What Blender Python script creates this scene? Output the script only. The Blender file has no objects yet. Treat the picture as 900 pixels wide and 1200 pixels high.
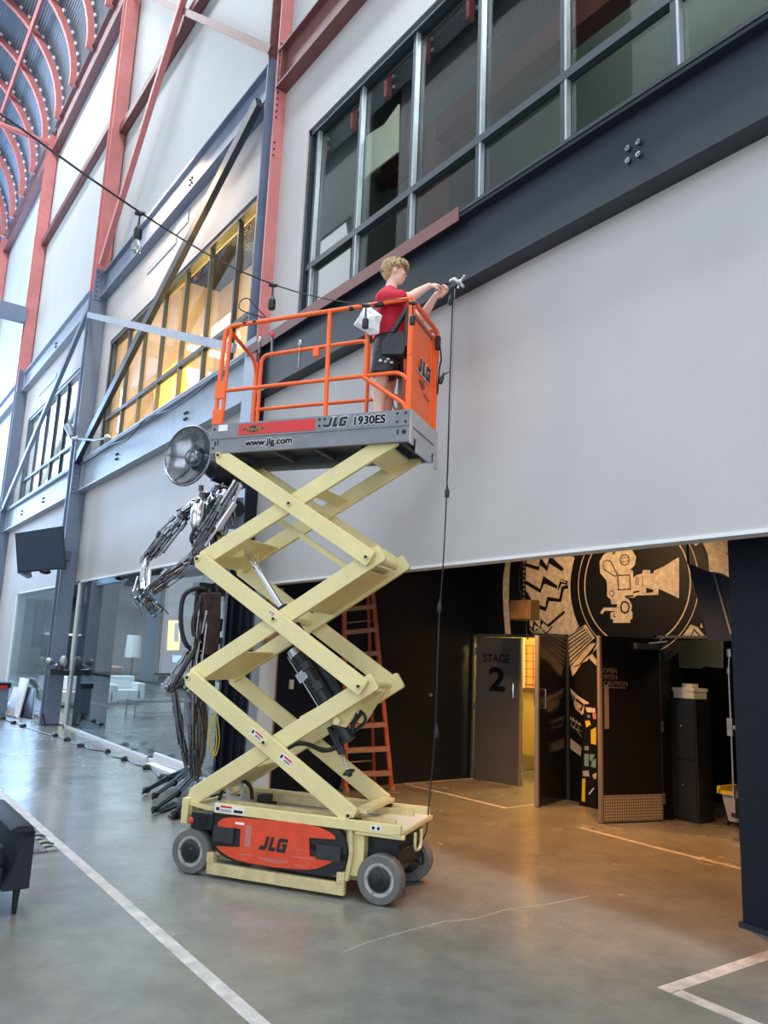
import bpy, math, random
from mathutils import Vector, Matrix
random.seed(7)
PI = math.pi
COL = bpy.context.scene.collection
WM = {}                                    # object name -> world matrix of its frame

# ------------------------------------------------------------------ materials
def nodes(name):
    m = bpy.data.materials.new(name); m.use_nodes = True
    nt = m.node_tree; return m, nt, nt.nodes['Principled BSDF']
def mat(name, col, rough=.5, metal=0., noise=0., scale=6., bump=0., bscale=60., spec=.5, emit=None, estr=0., alpha=1., trans=0., dark=.6, coat=0.):
    m, nt, b = nodes(name); N = nt.nodes; L = nt.links
    b.inputs['Base Color'].default_value = (*col, 1); b.inputs['Roughness'].default_value = rough
    b.inputs['Metallic'].default_value = metal; b.inputs['Specular IOR Level'].default_value = spec
    b.inputs['Coat Weight'].default_value = coat
    b.inputs['Transmission Weight'].default_value = trans
    if emit: b.inputs['Emission Color'].default_value = (*emit, 1); b.inputs['Emission Strength'].default_value = estr
    if noise or bump: tc = N.new('ShaderNodeTexCoord')
    if noise:
        t = N.new('ShaderNodeTexNoise'); t.inputs['Scale'].default_value = scale; t.inputs['Detail'].default_value = 6
        t.inputs['Roughness'].default_value = .65
        L.new(tc.outputs['Object'], t.inputs['Vector'])
        r = N.new('ShaderNodeValToRGB'); r.color_ramp.elements[0].position = .3; r.color_ramp.elements[1].position = .7
        r.color_ramp.elements[0].color = (*[c*(1-noise*dark) for c in col], 1)
        r.color_ramp.elements[1].color = (*[min(1, c*(1+noise*.5)) for c in col], 1)
        L.new(t.outputs['Fac'], r.inputs['Fac']); L.new(r.outputs['Color'], b.inputs['Base Color'])
    if bump:
        t2 = N.new('ShaderNodeTexNoise'); t2.inputs['Scale'].default_value = bscale; t2.inputs['Detail'].default_value = 4
        L.new(tc.outputs['Object'], t2.inputs['Vector'])
        bp = N.new('ShaderNodeBump'); bp.inputs['Strength'].default_value = bump; bp.inputs['Distance'].default_value = .01
        L.new(t2.outputs['Fac'], bp.inputs['Height']); L.new(bp.outputs['Normal'], b.inputs['Normal'])
    return m
def glass_mat(name, tint, refl=1., rough=.0, ior=1.55):
    m, nt, b = nodes(name); N = nt.nodes; L = nt.links; N.remove(b)
    o = N['Material Output']; tr = N.new('ShaderNodeBsdfTransparent'); tr.inputs[0].default_value = (*tint, 1)
    g = N.new('ShaderNodeBsdfGlossy'); g.inputs['Roughness'].default_value = rough; g.inputs[0].default_value = (refl, refl, refl, 1)
    f = N.new('ShaderNodeFresnel'); ge = N.new('ShaderNodeNewGeometry'); mr_ = N.new('ShaderNodeMapRange'); mr_.inputs['To Min'].default_value = ior; mr_.inputs['To Max'].default_value = 1/ior
    L.new(ge.outputs['Backfacing'], mr_.inputs['Value']); L.new(mr_.outputs[0], f.inputs['IOR'])
    mx = N.new('ShaderNodeMixShader'); L.new(f.outputs[0], mx.inputs[0]); L.new(tr.outputs[0], mx.inputs[1]); L.new(g.outputs[0], mx.inputs[2])
    L.new(mx.outputs[0], o.inputs['Surface']); return m
def floor_mat():
    m, nt, b = nodes('polished_concrete'); N = nt.nodes; L = nt.links
    tc = N.new('ShaderNodeTexCoord')
    def noise(sc, det=8, ro=.6):
        t = N.new('ShaderNodeTexNoise'); t.inputs['Scale'].default_value = sc; t.inputs['Detail'].default_value = det; t.inputs['Roughness'].default_value = ro
        L.new(tc.outputs['Object'], t.inputs['Vector']); return t
    def ramp(src, p0, c0, p1, c1):
        r = N.new('ShaderNodeValToRGB'); r.color_ramp.elements[0].position = p0; r.color_ramp.elements[1].position = p1
        r.color_ramp.elements[0].color = (*c0, 1); r.color_ramp.elements[1].color = (*c1, 1); L.new(src, r.inputs['Fac']); return r
    a = ramp(noise(.45).outputs['Fac'], .3, (.16, .165, .15), .72, (.29, .29, .26))
    c = ramp(noise(3.2, 10, .7).outputs['Fac'], .32, (.78, .78, .78), .7, (1.12, 1.12, 1.12))
    mx = N.new('ShaderNodeMixRGB'); mx.blend_type = 'MULTIPLY'; mx.inputs[0].default_value = 1
    L.new(a.outputs[0], mx.inputs[1]); L.new(c.outputs[0], mx.inputs[2])
    # fine speckle and hairline cracks
    v = N.new('ShaderNodeTexVoronoi'); v.feature = 'DISTANCE_TO_EDGE'; v.inputs['Scale'].default_value = .22
    ds = noise(1.1, 6); mv = N.new('ShaderNodeMixRGB'); mv.blend_type = 'ADD'; mv.inputs[0].default_value = .55
    L.new(tc.outputs['Object'], mv.inputs[1]); L.new(ds.outputs['Color'], mv.inputs[2]); L.new(mv.outputs[0], v.inputs['Vector'])
    cr = ramp(v.outputs['Distance'], .0, (1, 1, 1), .0022, (0, 0, 0))
    m2 = N.new('ShaderNodeMixRGB'); m2.blend_type = 'ADD'; L.new(cr.outputs[0], m2.inputs[0]); L.new(mx.outputs[0], m2.inputs[1]); m2.inputs[2].default_value = (0, 0, 0, 1)
    L.new(m2.outputs[0], b.inputs['Base Color'])
    rr = ramp(noise(1.3).outputs['Fac'], .3, (.17, .17, .17), .75, (.32, .32, .32)); L.new(rr.outputs[0], b.inputs['Roughness'])
    bp = N.new('ShaderNodeBump'); bp.inputs['Strength'].default_value = .05; bp.inputs['Distance'].default_value = .02
    L.new(noise(2.5, 3).outputs['Fac'], bp.inputs['Height']); L.new(bp.outputs[0], b.inputs['Normal'])
    b.inputs['Specular IOR Level'].default_value = .6
    return m
def stripe_mat(name, c0, c1, scale, axis='X', rough=.5, metal=0.):
    m, nt, b = nodes(name); N = nt.nodes; L = nt.links
    tc = N.new('ShaderNodeTexCoord'); w = N.new('ShaderNodeTexWave'); w.bands_direction = axis; w.inputs['Scale'].default_value = scale
    L.new(tc.outputs['Object'], w.inputs['Vector']); r = N.new('ShaderNodeValToRGB')
    r.color_ramp.elements[0].color = (*c0, 1); r.color_ramp.elements[1].color = (*c1, 1)
    L.new(w.outputs['Fac'], r.inputs['Fac']); L.new(r.outputs[0], b.inputs['Base Color'])
    b.inputs['Roughness'].default_value = rough; b.inputs['Metallic'].default_value = metal
    return m
M = {}
M['floor'] = floor_mat()
M['wall_grey'] = mat('wall_paint_grey', (.50, .49, .49), .6, noise=.10, scale=.9, bump=.05, bscale=25)
M['wall_white'] = mat('wall_paint_white', (.46, .49, .50), .65, noise=.10, scale=.35)
M['navy'] = mat('navy_paint', (.0045, .009, .020), .5, noise=.3, scale=2, spec=.3)
M['mural_black'] = mat('mural_black', (.0055, .0055, .006), .55, spec=.25)
M['mural_cream'] = mat('mural_cream', (.62, .53, .40), .7, noise=.55, scale=14)
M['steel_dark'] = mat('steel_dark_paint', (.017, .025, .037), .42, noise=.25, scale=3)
M['steel_slate'] = mat('steel_slate_paint', (.165, .21, .30), .45, noise=.25, scale=3)  # slate paint, lightened so the colour carries some haze
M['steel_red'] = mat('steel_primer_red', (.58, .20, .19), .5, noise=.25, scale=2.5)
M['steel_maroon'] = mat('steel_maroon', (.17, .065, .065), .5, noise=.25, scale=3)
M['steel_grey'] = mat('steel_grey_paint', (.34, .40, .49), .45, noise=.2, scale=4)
M['mullion'] = mat('aluminium_mullion', (.50, .56, .62), .35, metal=.6, noise=.2, scale=8)
M['mullion_dark'] = mat('dark_mullion', (.03, .045, .06), .4)
M['white_frame'] = mat('white_frame', (.78, .80, .82), .4)
M['deck'] = stripe_mat('roof_deck_blue', (.10, .14, .18), (.28, .34, .40), 6, 'Z', .4, .3)
M['light_dot'] = mat('roof_light_dot_white', (.85, .9, .95), .35)  # white for the painted dots of light along the ribs
M['glass'] = glass_mat('window_glass', (.86, .89, .88), .7, ior=1.5)
M['glass_lobby'] = glass_mat('lobby_glass', (.78, .86, .90), .7, ior=1.5)
M['cream'] = mat('lift_cream_paint', (.76, .66, .34), .38, noise=.16, scale=4, dark=.5)
M['cream2'] = mat('lift_cream_scuffed', (.66, .56, .30), .42, noise=.35, scale=11, dark=.7)
M['orange'] = mat('lift_orange_paint', (.93, .135, .018), .32, noise=.10, scale=5)
M['red_sticker'] = mat('sticker_red', (.62, .03, .03), .4)
M['red_panel'] = mat('battery_door_red', (.74, .075, .03), .36, noise=.22, scale=9)
M['lift_grey'] = mat('lift_grey_paint', (.205, .215, .245), .45, noise=.3, scale=6)
M['lift_grey_light'] = mat('lift_light_grey', (.42, .42, .44), .45, noise=.25, scale=6)
M['lift_under'] = mat('lift_underside', (.06, .065, .075), .6, noise=.2)
M['white'] = mat('white_sticker', (.82, .82, .82), .5)
M['black'] = mat('black_plastic', (.012, .014, .018), .4)
M['black2'] = mat('black_rough', (.03, .032, .038), .6, noise=.4, scale=12)
M['rubber'] = mat('grey_tyre', (.15, .15, .15), .6, noise=.3, scale=14)
M['rim'] = mat('grey_rim', (.42, .425, .43), .45, noise=.3, scale=16)
M['chrome'] = mat('chrome', (.75, .77, .8), .14, metal=1)
M['dull_metal'] = mat('dull_metal', (.42, .44, .46), .35, metal=.9, noise=.4, scale=20)
M['gun'] = mat('gun_metal', (.20, .215, .24), .24, metal=.9, noise=.5, scale=25)
M['gun_dark'] = mat('gun_metal_dark', (.028, .032, .040), .38, metal=.6, noise=.5, scale=22)
M['rusty'] = mat('rusty_plate', (.085, .055, .055), .45, metal=.5, noise=.8, scale=9)
M['yellow'] = mat('yellow', (.75, .55, .03), .5)
M['gold'] = mat('gold_letters', (.75, .48, .10), .5)
M['amber'] = mat('amber', (.8, .42, .08), .5)
M['ladder'] = mat('ladder_orange', (.46, .095, .045), .5, noise=.3, scale=8)
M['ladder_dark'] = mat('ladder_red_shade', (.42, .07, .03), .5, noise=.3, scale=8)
M['ladder_step'] = mat('ladder_step_metal', (.42, .24, .15), .45, metal=.3, noise=.3, scale=8)
M['skin'] = mat('skin', (.78, .50, .40), .5, noise=.06, scale=8)
M['lip'] = mat('lip', (.52, .20, .18), .5)
M['hair'] = mat('hair_sandy', (.42, .29, .15), .55, noise=1.0, scale=60, bump=.6, bscale=120)
M['shirt'] = mat('red_tshirt', (.52, .008, .035), .75, noise=.25, scale=5, bump=.35, bscale=14)
M['shorts'] = mat('black_shorts', (.022, .026, .036), .7, noise=.4, scale=10, bump=.3, bscale=18)
M['bag'] = mat('white_bag', (.72, .74, .78), .45, noise=.3, scale=9, bump=.5, bscale=16)
M['door_grey'] = mat('door_dark_grey', (.085, .082, .080), .38, noise=.2, scale=2)
M['door_gloss'] = mat('door_gloss_black', (.018, .016, .014), .16)
M['door_edge'] = mat('door_edge_grey', (.22, .19, .16), .5)
M['tread'] = mat('checker_plate', (.55, .47, .36), .36, metal=.35, bump=1., bscale=90)
M['tape'] = mat('floor_tape_grey', (.50, .485, .46), .5, noise=.7, scale=7)
M['sofa'] = mat('charcoal_upholstery', (.014, .019, .028), .75, noise=.2, bump=.2, bscale=120)
M['rug'] = mat('rug_weave', (.15, .16, .175), .9, noise=.9, scale=26)
M['rug_light'] = mat('rug_fringe', (.42, .43, .44), .9)
M['couch_white'] = mat('white_upholstery', (.72, .74, .76), .7)
M['cream_wall'] = mat('cream_partition', (.66, .68, .63), .7, noise=.1, scale=.7)
M['brown'] = mat('brown_wood', (.17, .08, .045), .5, noise=.4, scale=7)
M['wood'] = mat('raw_wood', (.50, .32, .20), .6, noise=.4, scale=10)
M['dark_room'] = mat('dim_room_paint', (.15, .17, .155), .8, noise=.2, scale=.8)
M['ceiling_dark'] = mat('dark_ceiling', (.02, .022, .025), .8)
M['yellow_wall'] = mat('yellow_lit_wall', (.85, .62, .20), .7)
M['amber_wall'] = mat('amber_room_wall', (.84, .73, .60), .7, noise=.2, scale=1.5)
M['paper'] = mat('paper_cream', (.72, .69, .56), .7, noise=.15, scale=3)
M['green_plant'] = mat('leaves', (.12, .20, .08), .6)
M['blue_cable'] = mat('blue_cable', (.03, .14, .40), .5)
M['white_cable'] = mat('white_cable', (.6, .62, .66), .5)
M['sticker_teal'] = mat('sticker_teal', (.20, .34, .30), .5)
M['navy_board'] = mat('navy_board', (.008, .016, .045), .4)
M['picture'] = mat('canvas_print', (.30, .27, .27), .6, noise=.8, scale=5)
M['screen'] = mat('tv_screen', (.030, .055, .095), .22)
M['horn'] = mat('horn_metal', (.30, .32, .35), .16, metal=.95, noise=.5, scale=7)
M['brass'] = mat('brass_box', (.24, .18, .10), .38, metal=.7, noise=.4)
def checker(name, c0, c1, sc):
    m, nt, b = nodes(name); N = nt.nodes; L = nt.links; tc = N.new('ShaderNodeTexCoord'); mp = N.new('ShaderNodeMapping'); mp.inputs['Rotation'].default_value = (0, .785, 0)
    ck = N.new('ShaderNodeTexChecker'); ck.inputs['Scale'].default_value = sc; ck.inputs[1].default_value = (*c0, 1); ck.inputs[2].default_value = (*c1, 1)
    L.new(tc.outputs['Object'], mp.inputs[0]); L.new(mp.outputs[0], ck.inputs['Vector']); L.new(ck.outputs[0], b.inputs['Base Color']); b.inputs['Roughness'].default_value = .35; b.inputs['Metallic'].default_value = .5
    return m
M['tread'] = checker('checker_plate', (.62, .53, .40), (.22, .18, .13), 45)
M['bulb'] = mat('clear_bulb', (.55, .6, .65), .1, trans=.6)

# ------------------------------------------------------------------ mesh builder
def V3(*a): return Vector(a if len(a) > 1 else a[0])
class MB:
    def __init__(s): s.v = []; s.f = []; s.m = []; s.cur = 0
    def slot(s, i): s.cur = i; return s
    def add(s, vs, fs):
        o = len(s.v); s.v += [Vector(p) for p in vs]
        for f in fs: s.f.append([i+o for i in f]); s.m.append(s.cur)
        return s
    def obox(s, c, ax, ay, az):
        c, ax, ay, az = map(Vector, (c, ax, ay, az)); vs = []
        for k in (-1, 1):
            for j in (-1, 1):
                for i in (-1, 1): vs.append(c+ax*i+ay*j+az*k)
        return s.add(vs, [(0, 2, 3, 1), (4, 5, 7, 6), (0, 1, 5, 4), (2, 6, 7, 3), (0, 4, 6, 2), (1, 3, 7, 5)])
    def box(s, x0, x1, y0, y1, z0, z1):
        return s.obox(((x0+x1)/2, (y0+y1)/2, (z0+z1)/2), ((x1-x0)/2, 0, 0), (0, (y1-y0)/2, 0), (0, 0, (z1-z0)/2))
    def bar(s, a, b, w, h, up=(0, 0, 1)):      # w across, h along up
        a, b, up = Vector(a), Vector(b), Vector(up); d = b-a
        sd = d.cross(up).normalized(); u = sd.cross(d).normalized()
        return s.obox((a+b)/2, d/2, sd*w/2, u*h/2)
    def ring(s, c, e1, e2, r1, r2, n): return [Vector(c)+e1*(r1*math.cos(2*PI*k/n))+e2*(r2*math.sin(2*PI*k/n)) for k in range(n)]
    def loft(s, rings, cap=True):
        n = len(rings[0]); vs = [p for r in rings for p in r]; fs = []
        for i in range(len(rings)-1):
            for k in range(n): fs.append((i*n+k, i*n+(k+1) % n, (i+1)*n+(k+1) % n, (i+1)*n+k))
        if cap: fs.append(tuple(range(n-1, -1, -1))); fs.append(tuple((len(rings)-1)*n+k for k in range(n)))
        return s.add(vs, fs)
    def tube(s, pts, r, n=10, flat=1.):
        pts = [Vector(p) for p in pts]; rs = r if isinstance(r, (list, tuple)) else [r]*len(pts)
        rings = []; e1 = None
        for i, p in enumerate(pts):
            d = (pts[min(i+1, len(pts)-1)]-pts[max(i-1, 0)])
            if d.length < 1e-7: d = Vector((0, 0, 1))
            d.normalize()
            if e1 is None: e1 = d.orthogonal().normalized()
            e1 = (e1-d*e1.dot(d)); e1 = e1.normalized() if e1.length > 1e-6 else d.orthogonal().normalized()
            e2 = d.cross(e1); rings.append(s.ring(p, e1, e2, rs[i], rs[i]*flat, n))
        return s.loft(rings)
    def smooth_tube(s, pts, r, n=8, sub=6):
        return s.tube(catmull(pts, sub), r, n)
    def lathe(s, o, axis, prof, n=24):         # prof: (radius, along axis)
        o, ax = Vector(o), Vector(axis).normalized(); e1 = ax.orthogonal().normalized(); e2 = ax.cross(e1)
        return s.loft([s.ring(o+ax*z, e1, e2, max(r, 1e-4), max(r, 1e-4), n) for r, z in prof])
    def ball(s, c, r, n=14, m=9, sc=(1, 1, 1)):
        c = Vector(c); rings = []
        for j in range(m+1):
            t = PI*j/m; rr = max(math.sin(t), .02)
            rings.append([c+Vector((r*sc[0]*rr*math.cos(2*PI*k/n), r*sc[1]*rr*math.sin(2*PI*k/n), -r*sc[2]*math.cos(t))) for k in range(n)])
        return s.loft(rings)
    def prism(s, poly, dv):                    # 3d planar polygon extruded by dv
        n = len(poly); p = [Vector(q) for q in poly]; dv = Vector(dv)
        return s.add(p+[q+dv for q in p], [tuple(range(n-1, -1, -1)), tuple(range(n, 2*n))]+[(k, (k+1) % n, n+(k+1) % n, n+k) for k in range(n)])
    def ibeam(s, a, b, H, W, tf=.03, tw=.02, up=(0, 0, 1)):   # web stands along up
        a, b, up = Vector(a), Vector(b), Vector(up); d = (b-a); dn = d.normalized()
        sd = dn.cross(up).normalized(); u = sd.cross(dn).normalized(); c = (a+b)/2
        s.obox(c+u*(H/2-tf/2), d/2, sd*W/2, u*tf/2); s.obox(c-u*(H/2-tf/2), d/2, sd*W/2, u*tf/2)
        return s.obox(c, d/2, sd*tw/2, u*(H/2-tf))
def catmull(pts, sub=6):
    p = [Vector(q) for q in pts]; p = [p[0]*2-p[1]]+p+[p[-1]*2-p[-2]]; out = []
    for i in range(1, len(p)-2):
        for k in range(sub):
            t = k/sub; a, b, c, d = p[i-1:i+3]
            out.append(.5*((2*b)+(c-a)*t+(2*a-5*b+4*c-d)*t*t+(3*b-a-3*c+d)*t**3))
    out.append(p[-2]); return out
def rnd_corner(pts, r=.06, k=4):               # round the inner corners of a path
    p = [Vector(q) for q in pts]; out = [p[0]]
    for i in range(1, len(p)-1):
        a = (p[i-1]-p[i]); b = (p[i+1]-p[i]); rr = min(r, a.length*.45, b.length*.45)
        s0 = p[i]+a.normalized()*rr; s1 = p[i]+b.normalized()*rr
        for j in range(k+1):
            t = j/k; out.append(s0*(1-t)**2+p[i]*2*t*(1-t)+s1*t*t)
    out.append(p[-1]); return out

def build(name, mb, mats, parent=None, local=False, smooth=False, bevel=0., base=None):
    me = bpy.data.meshes.new(name); o = bpy.data.objects.new(name, me); COL.objects.link(o)
    ms = [M[k] for k in ([mats] if isinstance(mats, str) else mats)]
    vs = mb.v
    if parent is not None:
        W = WM[parent.name]
        if not local: iv = W.inverted(); vs = [iv@p for p in vs]
        o.parent = parent; WM[o.name] = W
    else:
        if base is None:
            xs = [p.x for p in vs]; ys = [p.y for p in vs]; zs = [p.z for p in vs]
            base = ((min(xs)+max(xs))/2, (min(ys)+max(ys))/2, min(zs))
        base = Vector(base); o.location = base; vs = [p-base for p in vs]; WM[o.name] = Matrix.Translation(base)
    me.from_pydata([tuple(p) for p in vs], [], mb.f); me.update()
    for m_ in ms: me.materials.append(m_)
    if len(ms) > 1: me.polygons.foreach_set('material_index', mb.m)
    import bmesh
    bm = bmesh.new(); bm.from_mesh(me); bmesh.ops.recalc_face_normals(bm, faces=bm.faces); bm.to_mesh(me); bm.free()
    if smooth: me.polygons.foreach_set('use_smooth', [True]*len(me.polygons)); me.set_sharp_from_angle(angle=math.radians(40))
    if bevel:
        b = o.modifiers.new('bevel', 'BEVEL'); b.width = bevel; b.segments = 2; b.limit_method = 'ANGLE'; b.angle_limit = .6
    return o
def tag(o, label=None, cat=None, group=None, kind=None):
    if label: o['label'] = label
    if cat: o['category'] = cat
    if group: o['group'] = group
    if kind: o['kind'] = kind
    return o
def struct(o, label=None): o['kind'] = 'structure'; return tag(o, label)
def empty(name, loc, rz=0, label=None, cat=None, group=None, kind=None):
    o = bpy.data.objects.new(name, None); COL.objects.link(o); o.location = loc; o.rotation_euler = (0, 0, rz)
    WM[o.name] = Matrix.Translation(Vector(loc))@Matrix.Rotation(rz, 4, 'Z'); return tag(o, label, cat, group, kind)
def copy_tree(o, parent=None):
    c = o.copy(); COL.objects.link(c); c.parent = parent
    WM[c.name] = WM[parent.name] if parent else WM[o.name]
    for ch in list(o.children): copy_tree(ch, c)
    return c
def text(name, s, size, origin, right, up, mname, parent=None, local=False, depth=.002, shear=0., bold=0., sx=1., align='LEFT', fat=0.):
    cu = bpy.data.curves.new(name, 'FONT'); cu.body = s; cu.size = size; cu.shear = shear; cu.offset = bold; cu.extrude = depth/2
    cu.align_x = align; cu.resolution_u = 3
    to = bpy.data.objects.new('t', cu); COL.objects.link(to)
    dg = bpy.context.evaluated_depsgraph_get(); me = bpy.data.meshes.new_from_object(to.evaluated_get(dg))
    bpy.data.objects.remove(to)
    R_ = Vector(right).normalized(); U_ = Vector(up).normalized(); N_ = R_.cross(U_); o0 = Vector(origin)
    mb = MB()
    for dx, dy in ([(0, 0)] if not fat else [(fat*math.cos(PI*k/4), fat*math.sin(PI*k/4)) for k in range(8)]):
        mb.add([o0+R_*(v.co.x*sx+dx)+U_*(v.co.y+dy)+N_*(v.co.z+depth/2) for v in me.vertices], [tuple(p.vertices) for p in me.polygons])
    bpy.data.meshes.remove(me); bpy.data.curves.remove(cu)
    return build(name, mb, mname, parent, local)
def strip(mb, pts, w, n, off=0., t=.003):      # flat ribbon along pts, in the plane with normal n
    p = [Vector(q) for q in pts]; n = Vector(n).normalized(); L_ = []; R_ = []
    for i, q in enumerate(p):
        d = (p[min(i+1, len(p)-1)]-p[max(i-1, 0)]).normalized(); s_ = d.cross(n).normalized()
        k = w/2
        if 0 < i < len(p)-1:
            d1 = (p[i]-p[i-1]).normalized(); k = w/2/max(.45, abs(d.dot(d1)))
        L_.append(q+s_*k+n*off); R_.append(q-s_*k+n*off)
    vs = L_+R_; m_ = len(p); top = [v+n*t for v in vs]; o = len(vs)
    fs = []
    for i in range(m_-1):
        fs.append((i, i+1, m_+i+1, m_+i)); fs.append((o+i, o+m_+i, o+m_+i+1, o+i+1))
        fs.append((i, o+i, o+i+1, i+1)); fs.append((m_+i, m_+i+1, o+m_+i+1, o+m_+i))
    fs.append((0, m_, o+m_, o)); fs.append((m_-1, o+m_-1, o+2*m_-1, 2*m_-1))
    return mb.add(vs+top, fs)
JLG = [  # slanted block letters J L G as polygons in a 0..3.1 x 0..1 box (before shear)
    [(0, 0), (.62, 0), (.82, .18), (.82, 1), (.50, 1), (.50, .30), (.12, .30)],
    [(1.02, 1), (1.02, .0), (1.72, .0), (1.72, .28), (1.34, .28), (1.34, 1)],
    [(1.86, .14), (2.0, 0), (2.86, 0), (2.86, .62), (2.36, .62), (2.36, .42), (2.54, .42), (2.54, .26), (2.16, .26), (2.16, .74), (2.86, .74), (2.86, 1), (2.0, 1), (1.86, .86)]]
def jlg(name, o0, right, up, h, parent, mname, off=.0, grow=0., shear=.30):
    R_, U_ = Vector(right), Vector(up); N_ = R_.cross(U_); mb = MB(); o0 = Vector(o0)
    for poly in JLG:
        cx = sum(p[0] for p in poly)/len(poly); cy = .5
        pts = []
        for x, y in poly:
            gx = x+(grow if x > cx else -grow); gy = y+(grow if y > cy else -grow)
            pts.append(o0+R_*((gx+gy*shear)*h*.80)+U_*(gy*h)+N_*off)
        mb.prism(pts, N_*.003)
    return build(name, mb, mname, parent, local=True)

# ================================================================== BUILDING
XW = 4.38; XB = 4.20                       # wall face, beam flange face
YC = [0.3, 9.0, 17.7, 26.4, 35.1]          # column lines
fl_ = build('floor', MB().box(-9, 14, -14, 50, -.2, 0), 'floor', base=(0, 0, 0)); struct(fl_)
w = MB()
w.box(XW, XW+.25, -6, 9.0, 2.56, 5.72); w.box(XW, XW+.25, 9.0, 17.7, 3.04, 5.72); w.box(XW, XW+.25, 17.7, 23.9, 3.04, 5.72); w.box(XW, XW+.25, 23.9, 46, 0, 5.72)
w.box(XW, XW+.25, 8.25, 9.55, 5.72, 9.7); w.box(XW, XW+.25, -6, 8.25, 8.61, 9.7)
w.box(XW, XW+.25, 9.55, 17.0, 8.42, 9.7); w.box(XW, XW+.25, 17.0, 19.1, 5.72, 9.7)
w.box(XW, XW+.25, 19.1, 25.6, 8.55, 9.7); w.box(XW, XW+.25, 25.6, 46, 5.72, 9.7)
w.box(XW, XW+.30, 8.9, 9.35, 0, 3.04)
struct(build('wall_right', w, 'wall_grey'))
struct(build('wall_right_upper', MB().box(XW+.02, XW+.25, -6, 46, 9.7, 20.2), 'wall_white'))
# far and opposite walls (the opposite one is unseen; openings put in it let daylight in)
struct(build('wall_far', MB().box(-4.2, 4.6, 46, 46.3, 0, 24), 'wall_white'))
w = MB()
for k in range(6):
    y0 = -7.5+8.7*k+.9; w.box(-4.05, -3.8, y0-1.6, y0, 0, 20)
w.box(-4.05, -3.8, -10, 46, 5.0, 5.8); w.box(-4.05, -3.8, -10, 46, 9.6, 10.6); w.box(-4.05, -3.8, -10, 46, 16.5, 20)
w.box(-4.05, -3.8, 14, 24, 0, 3.2); w.box(-4.05, -3.8, 1.0, 20.5, 10.6, 16.5)  # upper part walled up so no bright opening mirrors in the near panes
struct(build('wall_left_unseen', w, 'wall_white'))
# recess behind the overhang
struct(build('wall_mural', MB().box(8.12, 8.34, 8.84, 9.1, 0, 3.6).box(8.12, 8.34, 5.66, 7.06, 0, 3.6).box(8.12, 8.34, 2.9, 4.66, 0, 3.6)
    .box(8.12, 8.34, 7.06, 8.84, 2.07, 3.6).box(8.12, 8.34, 4.66, 5.66, 2.07, 3.6), 'mural_black'))
struct(build('wall_recess_left', MB().box(4.69, 8.12, 8.9, 9.1, 0, 3.6), 'navy'))
struct(build('wall_recess_right', MB().box(5.43, 5.7, -6, 3.16, 0, 3.5).box(5.7, 8.34, 2.9, 3.16, 0, 3.6), 'navy'))
struct(build('baseboard_recess_right', MB().box(5.405, 5.43, -6, 3.18, 0, .035), 'steel_dark'))
struct(build('door_4', MB().box(5.422, 5.43, 1.8, 2.98, 0.05, 2.05), 'navy'))
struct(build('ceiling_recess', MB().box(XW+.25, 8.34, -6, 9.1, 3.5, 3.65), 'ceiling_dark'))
struct(build('trim_1', MB().box(XW-.012, XW+.13, -6, 8.9, 2.535, 2.56), 'white_frame'), 'pale trim strip under the grey overhanging wall')
struct(build('trim_2', MB().box(4.47, 4.70, 8.80, 8.898, 0, 1.78), 'couch_white'))
struct(build('trim_3', MB().box(4.56, 4.74, 8.80, 8.898, 1.78, 2.53).box(4.70, 4.735, 8.82, 8.898, .0, 1.78), 'wood'))
struct(build('baseboard_left', MB().box(-3.8, -3.77, -10, 46, 0, .1), 'steel_dark'))

# ------------------------------------------------------------------ steel frame
def hcol(y, x0, x1, z1, lab, zpaint=9.9):
    dep = .35; xc = (x0+x1)/2
    def hsec(za, zb):
        b = MB(); b.box(x0, x1, y, y+.03, za, zb).box(x0, x1, y+dep-.03, y+dep, za, zb); b.box(xc-.012, xc+.012, y+.03, y+dep-.03, za, zb)
        return b
    r = empty('steel_column', (xc, y+dep/2, 0), 0, lab, None, None, 'structure')
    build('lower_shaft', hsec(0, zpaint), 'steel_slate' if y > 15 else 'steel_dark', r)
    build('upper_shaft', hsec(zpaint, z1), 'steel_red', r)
    build('base_plate', MB().box(x0-.05, x1+.05, y-.06, y+dep+.06, 0, .025), 'steel_dark', r)
    g = MB()
    for zb in (5.38, 9.97):
        g.box(x0-.0, x1+.06, y-.02, y-.001, zb-.38, zb+.38)
    build('gusset_plate', g, 'steel_slate', r)
    bl = MB()
    for zb in (5.38, 9.97):
        for k in range(6):
            bl.lathe((x0+.06, y-.021, zb-.30+.12*k), (0, -1, 0), [(.016, 0), (.016, .014), (.006, .016)], 6)
    build('bolts', bl, 'steel_dark', r)
    return r
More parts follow.
